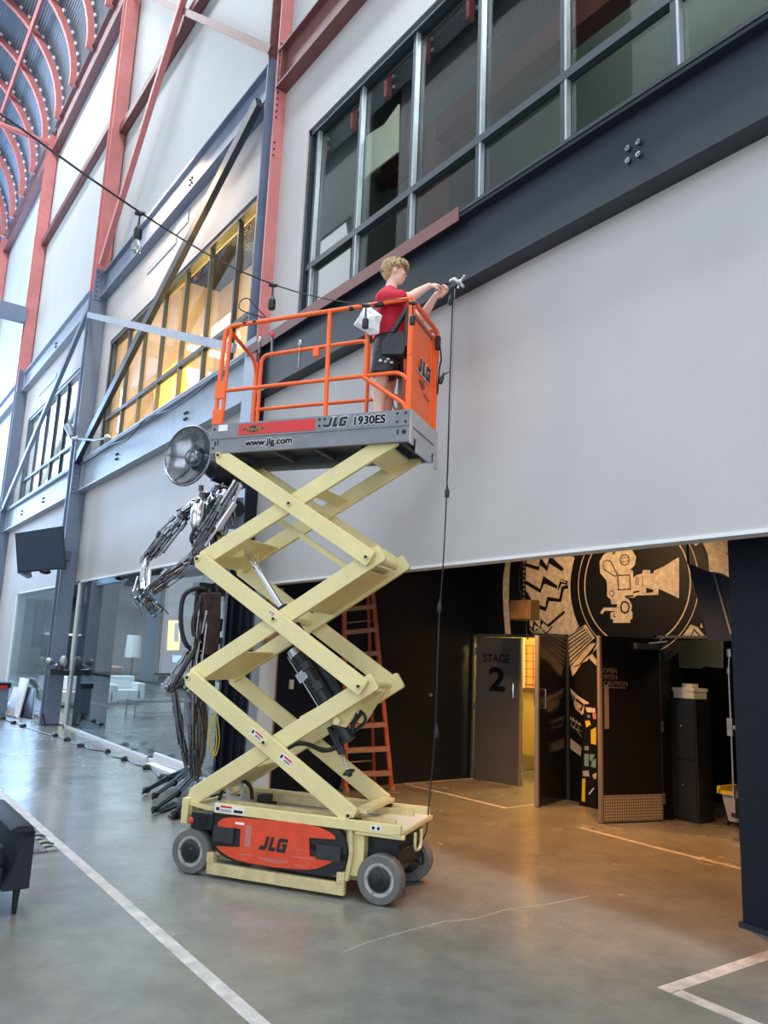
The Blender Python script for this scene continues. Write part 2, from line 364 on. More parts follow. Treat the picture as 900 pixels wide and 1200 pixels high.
# the middle column is primer red above the lower beam
def midcol():
    x0, x1, y, dep = 4.21, 4.50, 9.0, .35; xc = 4.355
    r = empty('steel_column', (xc, y+dep/2, 0), 0, 'steel column nearest the lift, pink-red face over a navy lower half', None, None, 'structure')
    build('lower_shaft', MB().box(x0, x1, y, y+.03, 0, 5.1).box(x0, x1, y+dep-.03, y+dep, 0, 5.1).box(x0+.01, x0+.03, y+.03, y+dep-.03, 0, 5.1), 'navy', r)
    build('side_plate', MB().box(x0-.005, x0+.02, y+.03, y+dep, 3.1, 5.9), 'steel_grey', r)
    build('red_face', MB().box(x0, x1, y, y+.03, 5.1, 19.3), 'steel_red', r)
    build('web', MB().box(xc-.012, xc+.012, y+.03, y+dep-.03, 5.1, 10.4).box(x0, x1, y+dep-.03, y+dep, 5.1, 10.4), 'steel_slate', r)
    build('upper_web', MB().box(xc-.012, xc+.012, y+.03, y+dep-.03, 10.4, 19.3).box(x0, x1, y+dep-.03, y+dep, 10.4, 19.3), 'steel_maroon', r)
    bl = MB()
    for z0, n in ((8.6, 3), (9.2, 8), (10.1, 4)):
        for k in range(n): bl.lathe((x0+.035, y-.001, z0+.1*k), (0, -1, 0), [(.014, 0), (.014, .012), (.005, .014)], 6)
    build('bolts', bl, 'steel_dark', r)
midcol()
hcol(17.7, 4.05, 4.37, 19.3, 'steel column behind the hanging screen, blue-grey below and pink-red above')
hcol(26.4, 4.05, 4.37, 18.9, 'far steel column at the left edge, fading to violet red at its top')
hcol(35.1, 4.05, 4.37, 18.9, 'farthest steel column beyond the bright upper windows')
def beam(name, z0, z1, y0, y1, m, lab, holes=True):
    b = MB(); H = z1-z0; zc = (z0+z1)/2; xc = (XB+XW)/2
    b.box(XB, XW, y0, y1, z1-.035, z1).box(XB, XW, y0, y1, z0, z0+.035).box(xc, xc+.03, y0, y1, z0+.035, z1-.035)
    r = empty(name, (xc, (y0+y1)/2, z0), 0, lab, None, None, 'structure'); build('beam_section', b, m, r)
    st = MB(); st.box(XB+.01, xc, y1-.10, y1-.085, z0+.035, z1-.035); build('stiffener', st, m, r)
    if holes:
        bo = MB()
        for yy in holes:
            for dy in (-.045, .045):
                for dz in (-.05, .05): bo.lathe((xc, yy+dy, zc+dz), (-1, 0, 0), [(.022, 0), (.022, .03), (.010, .034)], 8)
        build('bolts', bo, 'black2' if m != 'steel_dark' else 'gun', r)
    return r
beam('steel_beam', 5.04, 5.73, -6, 9.0, 'steel_dark', 'long dark beam under the upper windows, beside the raised platform', (3.08,))
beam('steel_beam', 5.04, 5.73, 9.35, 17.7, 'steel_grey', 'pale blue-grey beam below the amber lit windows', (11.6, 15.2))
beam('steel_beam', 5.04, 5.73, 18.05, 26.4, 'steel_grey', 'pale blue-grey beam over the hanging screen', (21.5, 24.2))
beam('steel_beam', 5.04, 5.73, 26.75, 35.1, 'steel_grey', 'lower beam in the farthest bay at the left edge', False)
beam('steel_beam', 9.65, 10.28, -6, 9.0, 'steel_maroon', 'maroon beam above the near windows at the top of the picture', False)
beam('steel_beam', 9.65, 10.28, 9.35, 17.7, 'steel_slate', 'slate beam above the amber lit windows, meeting the dark brace', (12.4,))
beam('steel_beam', 9.65, 10.28, 18.05, 26.4, 'steel_grey', 'upper blue beam with a sunlit lower edge in the far bay', (22.3,))
beam('steel_beam', 9.65, 10.28, 26.75, 35.1, 'steel_grey', 'upper beam in the farthest bay at the left edge', False)
b = build('sill_angle', MB().box(XB-.015, XB+.05, 4.9, 9.25, 5.72, 5.80).box(XB-.015, XB, 4.9, 9.25, 5.66, 5.72), 'steel_maroon'); tag(b, 'maroon sill angle on the dark beam under the near windows', 'sill', kind='structure')
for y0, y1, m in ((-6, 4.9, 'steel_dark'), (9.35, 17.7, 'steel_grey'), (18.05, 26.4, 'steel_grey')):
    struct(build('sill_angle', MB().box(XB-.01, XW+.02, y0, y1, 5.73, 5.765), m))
e = MB()
for y0, y1 in ((-6, 9.0), (9.35, 17.7), (18.05, 26.4), (26.75, 46)):
    e.box(XB-.05, XW, y0, y1, 18.25, 18.30).box(XB+.06, XB+.10, y0, y1, 18.3, 19.2).box(XB-.05, XW, y0, y1, 19.2, 19.25)
struct(build('eave_beam', e, 'steel_maroon'), 'maroon eave beam carrying the arched roof ribs')
g = MB()
for y0, y1, k in ((10.5, 17.72, 14.1), (18.05, 26.4, 14.9)): g.box(XB+.02, XW, y0, y1, k-.11, k+.11)
struct(build('girt', g, 'steel_maroon'), 'dark girt crossing the white upper wall')
def brace(a, b, w, h, m, lab):
    d = (Vector(b)-Vector(a)).normalized(); r = MB(); r.bar(a, b, h, w, (0, -d.z, d.y))
    r = MB(); mid = [Vector(a), Vector(b)]; n = Vector((1, 0, 0)); sd = d.cross(n)
    r.obox((mid[0]+mid[1])/2, (mid[1]-mid[0])/2, sd*w/2, n*h/2)
    return tag(build('steel_brace', r, m), lab, 'steel brace', None, 'structure')
brace((4.12, 9.35, 9.60), (4.12, 17.75, 5.72), .20, .10, 'steel_dark', 'dark diagonal brace crossing the amber lit windows')
brace((4.02, 17.75, 9.2), (4.02, 9.3, 5.75), .13, .06, 'steel_grey', 'pale diagonal strut crossing behind the dark brace')
brace((4.12, 17.5, 10.4), (4.12, 9.1, 18.6), .16, .12, 'steel_red', 'pink-red diagonal brace on the upper white wall')
brace((4.18, 9.2, 10.4), (4.18, 17.6, 17.95), .13, .06, 'steel_maroon', 'thin maroon strut crossing the upper white wall')
brace((4.12, 18.1, 9.60), (4.12, 26.4, 5.72), .16, .10, 'steel_slate', 'far diagonal brace in front of the bright windows')
tie = MB(); tie.tube([(4.1, 26.5, 18.6), (-3.6, 26.5, 18.6)], .09, 8); struct(build('tie_rod', tie, 'steel_red'), 'pink-red tie rod crossing the hall below the roof')
struct(build('cross_beam', MB().box(-3.8, 4.05, 26.35, 26.65, 12.0, 12.5), 'steel_slate'), 'blue cross beam over the hall at the far column')
vent = lambda y0, y1, z0, z1: (MB().box(XW-.02, XW, y0, y1, z0, z1))
o = build('wall_vent', vent(13.15, 14.75, 9.12, 9.24), 'steel_grey'); tag(o, 'long slot vent in the wall above the amber windows', 'vent')
o = build('wall_vent', vent(12.62, 13.2, 9.30, 9.58), 'steel_grey'); tag(o, 'small grille beside the slot vent, by the dark brace', 'vent')
o = build('wall_vent', vent(22.2, 24.4, 9.0, 9.14), 'steel_grey'); tag(o, 'slot vent over the far bright windows', 'vent')

# ------------------------------------------------------------------ windows
def window(n, y0, y1, z0, z1, muls, rail, x=XW+.02, mm='mullion_dark', front='mullion', gl='glass'):
    r = empty('window_%d' % n, (x, (y0+y1)/2, z0), 0, None, None, None, 'structure')
    f = MB(); f.box(x, x+.14, y0, y1, z1-.09, z1).box(x, x+.14, y0, y1, z0, z0+.05).box(x, x+.14, y1-.06, y1, z0, z1).box(x, x+.14, y0, y0+.06, z0, z1)
    build('frame', f, mm, r)
    if rail: build('rail', MB().box(x+.025, x+.11, y0, y1, rail-.04, rail+.04), mm, r)
    for y in muls:
        mb = MB().box(x+.03, x+.105, y-.024, y+.026, z0, z1)
        o = build('mullion', mb, mm, r)
        if front: build('facing', MB().box(x+.028, x+.080, y-.046, y-.024, z0, z1), front, o)
    ys = sorted([y0]+list(muls)+[y1])
    for a, b in zip(ys[:-1], ys[1:]): build('glass_pane', MB().box(x+.085, x+.092, a, b, z0+.03, z1-.05), gl, r)
    return r
window(1, -6, 8.25, 5.76, 8.61, [8.08, 7.05, 5.99, 4.93, 3.88, 2.83, 1.78, .73, -.32, -1.4], 6.60)
window(2, 9.55, 17.0, 5.76, 8.42, [16.85, 15.8, 14.75, 13.68, 12.6, 11.53, 10.45], 6.57, front=None)
window(3, 19.1, 25.6, 5.76, 8.55, [25.4, 24.35, 23.2, 22.05, 20.9, 19.8], 6.57, front=None)
def glassfront(n, y0, y1, zt, joints):
    r = empty('window_%d' % n, (4.4, (y0+y1)/2, 0), 0, None, None, None, 'structure')
    build('frame', MB().box(4.36, 4.44, y1-.13, y1, 0, zt).box(4.36, 4.44, y0, y1, zt-.04, zt).box(4.36, 4.44, y0, y1, 0, .04), 'white_frame', r)
    ys = sorted([y0]+joints+[y1-.13])
    for a, b in zip(ys[:-1], ys[1:]): build('glass_pane', MB().box(4.385, 4.397, a+.006, b-.006, .04, zt-.04), 'glass_lobby', r)
glassfront(4, 9.4, 17.35, 3.04, [10.6, 12.0, 13.4, 14.9])
glassfront(5, 18.1, 23.9, 3.04, [19.6, 21.2])
# upper rooms behind the windows
def room(name, x0, x1, y0, y1, z0, z1, m, t=.1, front=False):
    b = MB(); b.box(x1, x1+t, y0, y1, z0, z1).box(x0, x1, y0-t, y0, z0, z1).box(x0, x1, y1, y1+t, z0, z1).box(x0, x1, y0, y1, z0-t, z0)
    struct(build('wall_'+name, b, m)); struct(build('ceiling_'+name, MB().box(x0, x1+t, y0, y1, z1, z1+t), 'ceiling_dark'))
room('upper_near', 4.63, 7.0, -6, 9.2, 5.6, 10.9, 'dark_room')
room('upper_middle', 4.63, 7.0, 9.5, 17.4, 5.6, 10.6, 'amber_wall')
room('upper_far', 4.63, 6.8, 18, 27, 5.6, 10.6, 'wall_white')
# things glimpsed in the near upper room
o = build('roof_truss', MB().bar((6.2, 1.0, 9.1), (6.2, 9.0, 9.1), .25, .35).bar((6.2, 2.5, 6), (6.2, 2.5, 9.2), .35, .35, (0, 1, 0)).bar((6.2, 7.8, 6), (6.2, 7.8, 9.2), .3, .3, (0, 1, 0)), 'steel_maroon'); tag(o, 'maroon steel frame inside the near upper windows', 'steel frame', kind='structure')
o = build('brace_rod', MB().tube([(7.5, 2.8, 5.7), (7.5, 7.6, 9.3)], .05, 6).tube([(7.5, 7.6, 5.7), (7.5, 2.8, 9.3)], .05, 6), 'steel_maroon'); tag(o, 'crossed thin rods inside the near upper windows', 'rods', kind='structure')
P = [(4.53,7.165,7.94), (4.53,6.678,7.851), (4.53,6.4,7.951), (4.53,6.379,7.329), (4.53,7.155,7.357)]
o = build('reflection_sheet', MB().prism(P, (.02, 0, 0)), 'paper'); tag(o, 'cream sheet put behind the second window pane as a bright reflection', 'sheet')  # pale sheet added in place of a bright reflection in the glass
P = [(4.62,3.426,7.126), (4.62,3.048,6.838), (4.62,3.089,6.201), (4.62,3.267,6.188)]
# amber room contents
o = build('orange_lit_wall', MB().prism([(5.291,15.2,7.559), (5.634,15.2,7.956), (5.717,15.2,7.019), (5.376,15.2,6.64)], (0, .3, 0)), 'amber'); tag(o, 'orange panel standing for lamp-lit wall beside the yellow panel', 'cabinet')  # orange block added; lamplight on the wall is put into its colour
o = build('curtain_or_lit_wall', MB().prism([(4.793,15,7.041), (5.215,15,7.556), (5.302,15,6.611), (4.875,15,6.19)], (0, .05, 0)), 'yellow_wall'); tag(o, 'yellow panel standing for lamp-lit wall inside the amber upper room', 'panel')  # yellow quad added; the lamp-lit wall is put into its colour
o = build('office_cabinet', MB().box(5.2, 5.7, 9.75, 10.45, 5.61, 6.9).box(5.19, 5.2, 9.8, 10.08, 5.65, 6.85).box(5.19, 5.2, 10.12, 10.4, 5.65, 6.85), 'brown'); tag(o, 'brown cabinet in the amber upper room', 'cabinet')
def pendant(x, y, z, lab, m, st):
    M['em_'+str(x)+str(y)] = mat('lamp_glow', (1, .8, .5), emit=m, estr=st)
    r = empty('pendant_lamp', (x, y, z), 0, lab, 'lamp')
    build('shade', MB().lathe((x, y, z), (0, 0, 1), [(.16, 0), (.14, .06), (.05, .14), (.02, .16)], 16), 'black', r)
    build('bulb', MB().ball((x, y, z-.02), .07, 10, 6), 'em_'+str(x)+str(y), r, smooth=True)
    build('cord', MB().tube([(x, y, z+.16), (x, y, z+.6)], .008, 6), 'black', r)
pendant(5.6, 11.4, 7.9, 'glowing pendant lamp inside the amber upper room', (1, .62, .22), 25)

# ------------------------------------------------------------------ vaulted roof
RC, ZC, RR = .40, 19.35, 3.80
def arc(y, a0, a1, n, r=RR): return [(RC+r*math.cos(a0+(a1-a0)*k/n), y, ZC+r*math.sin(a0+(a1-a0)*k/n)) for k in range(n+1)]
def arcbeam(y, w, h, r):
    b = MB(); n = 28; A = arc(y, -.055, PI+.055, n, r); B = arc(y, -.055, PI+.055, n, r-h); rg = []
    for p, q in zip(A, B): rg.append([Vector(p)-Vector((0, w/2, 0)), Vector(p)+Vector((0, w/2, 0)), Vector(q)+Vector((0, w/2, 0)), Vector(q)-Vector((0, w/2, 0))])
    return b.loft(rg)
ys = [1.9*k-1.0 for k in range(25)]
for y in [21.85-1.95*k for k in range(12)][::-1]+[21.85+1.95*k for k in range(1, 12)]:
    r = empty('roof_rib', (RC, y, ZC), 0, None, None, 'arched roof ribs', 'structure')
    build('rib', arcbeam(y, .14, .20, RR), 'steel_red', r)
    c = MB()
    for k in range(34):
        a = .04+(PI-.08)*k/33; rr = RR+.005; cc = Vector((RC+rr*math.cos(a), y-.15, ZC+rr*math.sin(a))); n = Vector((math.cos(a), 0, math.sin(a))); t = Vector((-math.sin(a), 0, math.cos(a)))
        c.obox(cc, t*.045, Vector((0, .04, 0)), n*.03)
    build('rib_light_dots', c, 'light_dot', r)['kind'] = 'stuff'  # small white blocks painting the dots of light beside each rib
c = MB(); n = 480; rg = []
for k in range(n+1):
    a = -.02+(PI+.04)*k/n; r = RR+.03+(.03 if k % 4 < 2 else 0)
    rg.append([Vector((RC+r*math.cos(a), -8, ZC+r*math.sin(a))), Vector((RC+r*math.cos(a), 46.3, ZC+r*math.sin(a)))])
vs = [p for q in rg for p in q]; c.add(vs, [(2*k, 2*k+1, 2*k+3, 2*k+2) for k in range(n)])
rg2 = [Vector((RC+(RR+.14)*math.cos(a), yy, ZC+(RR+.14)*math.sin(a))) for a in [PI*k/40 for k in range(41)] for yy in (-8, 46.3)]
c.add(rg2, [(2*k, 2*k+1, 2*k+3, 2*k+2) for k in range(40)])
M['deck'] = mat('roof_deck_blue', (.13, .165, .20), .45, metal=.2, noise=.2, scale=3)
struct(build('ceiling', c, 'deck'), 'corrugated blue-grey vaulted roof deck')
for a in (.78, 1.3, 1.84, 2.36):
    x, z = RC+(RR-.24)*math.cos(a), ZC+(RR-.24)*math.sin(a)
    struct(build('roof_purlin', MB().bar((x, -8, z), (x, 46, z), .10, .10, (math.cos(a), 0, math.sin(a))), 'steel_red'), 'pink-red purlin running along the vaulted roof')
w = MB(); A = arc(46.1, 0, PI, 24, RR+.1)
w.prism(A, (0, .1, 0)); struct(build('wall_far_gable', w, 'wall_white'))

# ------------------------------------------------------------------ floor markings, all painted lines
def line(pts, wd, lab, m='tape'):
    o = build('floor_line', strip(MB(), pts, wd, (0, 0, 1), .001, .0015), m); return tag(o, lab, 'floor marking', kind='structure')
line([(1.95, -4, 0), (1.95, 44, 0)], .085, 'long pale line running past the black sofa along the hall')
line([(5.9, 2.78, 0), (4.015, 2.81, 0)], .09, 'short pale floor line pointing at the navy wall, lower right')
line([(4.06, 2.77, 0), (4.06, -3, 0)], .09, 'pale floor line running out of the lower right corner')
line([(6.914,5.832,0), (6.9,4.823,0), (6.938,4,0)], .06, 'thin worn line on the brown floor before the open black door')
line([(6.84, 8.86, 0), (6.93, 6.98, 0), (7.6, 6.98, 0)], .06, 'faint floor line by the stage doors')
line([(6.84, 8.86, 0), (8.08, 8.84, 0)], .05, 'faint floor line along the navy recess wall')

# ------------------------------------------------------------------ mural (flat paint on the black wall)
XM = 8.117
mr = empty('mural', (XM, 6.6, 2.0), 0, 'black and cream painted mural with a movie camera above the doors', 'mural')
NX = Vector((-1, 0, 0))
def paint(polys, name, m, off=0.):
    b = MB()
    for p in polys: b.prism([Vector(q)+NX*off for q in p], NX*.002)
    return build(name, b, m, mr)
paint([[(8.117,8.213,3.232), (8.117,8.115,3.225), (8.117,8.143,2.979), (8.117,8.15,2.645), (8.117,8.134,2.357), (8.117,8.099,2.086), (8.117,8.21,2.081), (8.117,8.253,2.403), (8.117,8.277,2.716), (8.117,8.274,2.919)]], 'cream_arc', 'mural_cream')
paint([[(8.117,7.783,3.243), (8.117,7.308,3.291), (8.117,6.825,3.29), (8.117,6.866,2.944), (8.117,6.901,2.702), (8.117,6.869,2.458), (8.117,6.795,2.254), (8.117,6.988,2.099), (8.117,7.253,2.118), (8.117,7.7,2.117), (8.117,7.731,2.266), (8.117,7.689,2.585), (8.117,7.808,2.741), (8.117,7.811,3.047)]], 'cream_field', 'mural_cream')
bl = MB(); n = NX
for p, wd in (([(8.117,7.809,2.846), (8.117,7.532,2.712), (8.117,7.47,2.862), (8.117,7.198,2.731), (8.117,7.154,2.829), (8.117,7.037,2.798)], .052), ([(8.117,7.703,2.539), (8.117,7.432,2.455), (8.117,7.385,2.601), (8.117,7.166,2.573), (8.117,7.122,2.736), (8.117,7.027,2.748)], .052),
    ([(8.117,7.736,2.223), (8.117,7.666,2.164), (8.117,7.65,2.269), (8.117,7.529,2.18), (8.117,7.516,2.289), (8.117,7.39,2.221), (8.117,7.091,2.413)], .034), ([(8.117,7.811,3.102), (8.117,7.562,3.027), (8.117,7.533,3.137), (8.117,7.405,3.016), (8.117,7.363,3.146), (8.117,7.116,2.981)], .05),
    ([(8.117,7.062,3.227), (8.117,6.903,3.152), (8.117,6.825,3.208), (8.117,6.724,3.118)], .04), ([(8.117,7.712,2.117), (8.117,7.529,2.201), (8.117,7.417,2.118), (8.117,7.307,2.221)], .02)):
    strip(bl, p, wd, n, .003, .002)
build('black_bolts', bl, 'mural_black', mr)
bl = MB()
for p in ([(8.117,7.808,2.763), (8.117,7.497,2.643), (8.117,7.433,2.793), (8.117,7.22,2.716), (8.117,7.176,2.843), (8.117,7.063,2.808)], [(8.117,7.689,2.564), (8.117,7.446,2.504), (8.117,7.404,2.639), (8.117,7.185,2.6)], [(8.117,7.724,2.191), (8.117,7.637,2.117), (8.117,7.621,2.222), (8.117,7.495,2.163), (8.117,7.473,2.253), (8.117,7.384,2.2)]): strip(bl, p, .018, n, .006, .002)
build('cream_bolts', bl, 'mural_cream', mr)
def annulus(cy, cz, r0, r1, a0, a1, n, off, m, name, ry=1.):
    b = MB(); vs = []; fs = []
    for k in range(n+1):
        a = a0+(a1-a0)*k/n
        for r in (r0, r1): vs.append((XM-off, cy+r*ry*math.cos(a), cz+r*math.sin(a)))
    for k in range(n): fs.append((2*k, 2*k+1, 2*k+3, 2*k+2))
    return build(name, b.add(vs, fs), m, mr)
CY, CZ = 5.97, 2.74
annulus(CY, CZ, .0, 1.02, 0, 2*PI, 64, .004, 'mural_black', 'disc')
annulus(CY, CZ, .765, .782, 0, 2*PI, 64, .006, 'mural_cream', 'inner_ring')
annulus(CY, CZ, .875, .887, 0, 2*PI, 64, .006, 'mural_cream', 'outer_ring')
cam = [(8.117,6.489,2.929), (8.117,6.495,3.053), (8.117,6.426,3.137), (8.117,6.263,3.208), (8.117,6.093,3.211), (8.117,5.991,3.167), (8.117,5.93,3.065), (8.117,5.952,2.97), (8.117,6.022,2.911), (8.117,5.979,2.897), (8.117,5.981,2.801), (8.117,5.935,2.841), (8.117,5.885,2.849), (8.117,5.848,2.853), (8.117,5.835,2.899), (8.117,5.732,2.892), (8.117,5.733,2.846), (8.117,5.69,2.844), (8.117,5.677,2.878), (8.117,5.546,2.922), (8.117,5.347,3.014), (8.117,5.331,3.009), (8.117,5.347,2.536), (8.117,5.369,2.536), (8.117,5.396,2.557), (8.117,5.554,2.63), (8.117,5.624,2.658), (8.117,5.626,2.586), (8.117,5.941,2.588), (8.117,5.971,2.563), (8.117,6.105,2.572), (8.117,6.042,2.538), (8.117,6.006,2.463), (8.117,6.02,2.4), (8.117,6,2.389), (8.117,6.002,2.306), (8.117,6.035,2.295), (8.117,6.036,2.254), (8.117,6.293,2.256), (8.117,6.292,2.299), (8.117,6.331,2.31), (8.117,6.33,2.385), (8.117,6.238,2.405), (8.117,6.423,2.409), (8.117,6.464,2.366), (8.117,6.491,2.388), (8.117,6.436,2.453), (8.117,6.237,2.448), (8.117,6.223,2.49), (8.117,6.315,2.493), (8.117,6.327,2.558), (8.117,6.38,2.593), (8.117,6.378,2.735), (8.117,6.39,2.802), (8.117,6.484,2.896)]
paint([cam], 'camera_drawing', 'mural_cream', .007)
strip_b = MB()
def outline(pts, wd, closed=True, off=.010): strip(strip_b, list(pts)+([pts[0]] if closed else []), wd, n, off, .001)
outline([(8.117,6.211,2.853), (8.117,6.028,2.847), (8.117,6.024,2.671), (8.117,6.204,2.671)], .014)
outline([(8.117,6.095,3.111), (8.117,6.041,3.089), (8.117,6.032,3.036), (8.117,6.053,2.986), (8.117,6.105,2.977), (8.117,6.156,2.998), (8.117,6.171,3.051), (8.117,6.149,3.097)], .012)
outline([(8.117,6.145,3.067), (8.117,6.041,3.067)], .008, False); outline([(8.117,6.156,3.019), (8.117,6.042,3.024)], .008, False)
outline([(8.117,6.373,3.062), (8.117,6.314,3.04), (8.117,6.242,2.907), (8.117,6.211,2.875), (8.117,6.243,2.842), (8.117,6.295,2.867), (8.117,6.423,2.945), (8.117,6.444,3), (8.117,6.422,3.048)], .012)
outline([(8.117,6.347,2.629), (8.117,6.325,2.663), (8.117,6.283,2.661), (8.117,6.268,2.626), (8.117,6.284,2.592), (8.117,6.327,2.593)], .010)
outline([(8.117,5.931,2.82), (8.117,5.933,2.714)], .008, False); outline([(8.117,5.906,2.823), (8.117,5.908,2.709)], .008, False); outline([(8.117,5.841,2.836), (8.117,5.844,2.699)], .007, False)
outline([(8.117,5.779,2.675), (8.117,5.78,2.64), (8.117,5.696,2.636)], .03, False); outline([(8.117,5.985,2.627), (8.117,5.89,2.64)], .02, False); outline([(8.117,6.105,2.583), (8.117,5.979,2.585)], .02, False)
outline([(8.117,6.172,2.463), (8.117,6.145,2.51), (8.117,6.107,2.517), (8.117,6.064,2.499), (8.117,6.044,2.447), (8.117,6.066,2.393), (8.117,6.112,2.377), (8.117,6.158,2.399)], .022)
outline([(8.117,6.277,2.374), (8.117,6.278,2.331), (8.117,6.247,2.33)], .012, False)
build('camera_outlines', strip_b, 'mural_black', mr)
paint([[(8.117,6.291,3.148), (8.117,6.232,3.161), (8.117,6.264,3.124)]], 'camera_notch', 'mural_black', .010)
# fan, film reel and the rest down the wall
paint([[(8.117,7.035,2.086), (8.117,6.732,2.241), (8.117,6.581,2.065), (8.117,7.003,1.691)], [(8.117,6.707,1.773), (8.117,6.636,1.906), (8.117,6.514,2.024), (8.117,6.49,1.976), (8.117,6.875,1.695), (8.117,6.938,1.693)], [(8.117,6.691,1.813), (8.117,6.642,1.881), (8.117,6.56,1.789), (8.117,6.56,1.713)],
       [(8.117,6.99,1.679), (8.117,6.653,1.995), (8.117,6.566,2), (8.117,6.953,1.555)], [(8.117,6.991,1.408), (8.117,6.867,1.32), (8.117,6.685,1.243), (8.117,6.795,1.077), (8.117,6.905,1.147), (8.117,6.942,1.239)],
       [(8.117,6.995,0.771), (8.117,6.811,0.68), (8.117,6.824,0.568), (8.117,6.995,0.64)], [(8.117,6.998,1.054), (8.117,6.956,1.02), (8.117,6.946,1.045), (8.117,6.907,0.987), (8.117,6.894,1.016), (8.117,6.853,0.96), (8.117,6.843,0.991), (8.117,6.801,0.938), (8.117,6.994,1.007)]], 'cream_fan', 'mural_cream', .008)
sb = MB()
for k in range(7):
    a = [[(8.117,7.035,2.066), (8.117,7.03,2.018), (8.117,7.025,1.966), (8.117,7.02,1.915), (8.117,7.015,1.855), (8.117,7.01,1.796), (8.117,7.005,1.74)], [(8.117,6.762,2.206), (8.117,6.727,2.178), (8.117,6.698,2.147), (8.117,6.673,2.12), (8.117,6.649,2.092), (8.117,6.625,2.069), (8.117,6.601,2.046)]]
    strip(sb, [a[0][k], a[1][k]], .016, n, .012, .001)
strip(sb, [(8.117,6.892,1.271), (8.117,6.782,1.213), (8.117,6.819,1.135)], .03, n, .012, .001); strip(sb, [(8.117,6.954,1.324), (8.117,6.917,1.279), (8.117,6.955,1.229)], .02, n, .012, .001)
build('black_fan_lines', sb, 'mural_black', mr)
sc = MB()
for p in ([(8.117,6.994,0.941), (8.117,6.907,0.902), (8.117,6.81,0.809)], [(8.117,6.981,0.989), (8.117,6.944,0.898), (8.117,6.882,0.998), (8.117,6.846,0.889)], [(8.117,6.944,0.917), (8.117,6.809,0.874)]): strip(sc, p, .008, n, .008, .001)
build('scribble', sc, 'mural_cream', mr)
paint([[(8.117,5.017,3.159), (8.117,4.955,3.217), (8.117,4.665,3.217), (8.117,4.675,2.711), (8.117,4.726,2.751), (8.117,4.785,2.789), (8.117,4.897,2.819), (8.117,4.95,2.807), (8.117,4.954,2.921), (8.117,4.963,3.02)], [(8.117,5.172,3.214), (8.117,5.084,3.225), (8.117,4.954,3.233), (8.117,5.087,3.145), (8.117,5.12,3.136)], [(8.117,5.326,2.086), (8.117,5.207,2.227), (8.117,5.122,2.197), (8.117,5.024,2.088)], [(8.117,5.09,2.197), (8.117,5.073,2.249), (8.117,5.054,2.187)]], 'cream_leaf', 'mural_cream', .008)
sb = MB(); strip(sb, [(8.117,5.212,2.087), (8.117,5.166,2.168), (8.117,5.083,2.088)], .012, n, .012, .001); strip(sb, [(8.117,4.662,3.053), (8.117,4.731,3.005)], .012, n, .012, .001); strip(sb, [(8.117,5.15,3.196), (8.117,4.997,3.225)], .012, n, .012, .001)
build('leaf_lines', sb, 'mural_black', mr)

# ------------------------------------------------------------------ doors in the recess
def leaf(name, hinge, ang, wd, m, kick=False, z1=2.06):
    # leaf stands along its local +x, room side local -y
    r = empty(name, (hinge[0], hinge[1], 0), ang, None, None, None, 'structure')
    build('leaf', MB().box(.02, wd-.03, -.022, .022, .012, z1), m, r, local=True)
    build('edge_strip', MB().box(wd-.03, wd, -.026, .026, .012, z1), 'door_edge', r, local=True)
    h = MB()
    for z in (.25, 1.05, 1.85): h.box(-.012, .022, -.03, .03, z-.06, z+.06)
    build('hinges', h, 'dull_metal', r, local=True)
    return r
a1 = math.atan2(7.98-8.76, 8.21-8.05)
d = leaf('door_1', (8.06, 8.76), a1, .80, 'door_grey')
Fd, Ud = Vector((1, 0, 0)), Vector((0, 0, 1))
text('lettering_stage', 'STAGE', .165, (.135, -.0245, 1.70), Fd, Ud, 'black', d, True, .002, fat=.004, sx=.98)
text('lettering_number', '2', .46, (.24, -.0245, 1.30), Fd, Ud, 'black', d, True, .002, fat=.018, sx=1.30)
def pull(p, x, z, s=-1):
    b = MB().tube(rnd_corner([(x, s*.022, z), (x, s*.075, z), (x, s*.075, z-.22), (x, s*.022, z-.22)], .03), .011, 8)
    return build('pull_handle', b, 'chrome', p, local=True, smooth=True)
pull(d, .70, 1.42)
a2 = math.atan2(6.82-7.06, 7.29-8.10)
d = leaf('door_2', (8.10, 7.06), a2, .85, 'door_gloss'); pull(d, .75, 1.40, 1); pull(d, .75, 1.40, -1)
a3 = math.atan2(5.87-5.64, 7.31-8.12)
d = leaf('door_3', (8.12, 5.64), a3, .86, 'mural_black')
build('kick_plate', MB().box(.03, .82, .022, .027, .02, .30), 'tread', d, local=True)
build('edge_plate', MB().box(.74, .80, .022, .026, 1.02, 1.50), 'door_edge', d, local=True)
build('closer_arm', MB().box(.06, .38, .022, .075, 1.93, 2.00).tube([(.2, .07, 2.0), (.05, .2, 2.03), (-.08, .05, 2.05)], .010, 6), 'dull_metal', d, local=True)
for i, s in enumerate(('OPEN', 'WITH', 'CAUTION')):
    text('lettering_'+s.lower(), s, .075, (.815, .0235, 1.645-.073*i), (-1, 0, 0), Ud, 'door_edge', d, True, .0015, sx=1.0)
build('lettering_rule', MB().box(.50, .815, .0235, .025, 1.475, 1.483), 'door_edge', d, local=True)
struct(build('trim_4', MB().box(8.08, 8.13, 7.02, 7.06, 0, 2.10).box(8.08, 8.13, 8.84, 8.88, 0, 2.10).box(8.08, 8.13, 7.02, 8.88, 2.07, 2.11).box(8.08, 8.13, 5.64, 5.68, 0, 2.1).box(8.08, 8.13, 4.62, 4.66, 0, 2.1).box(8.08, 8.13, 4.62, 5.68, 2.07, 2.1), 'door_grey'))
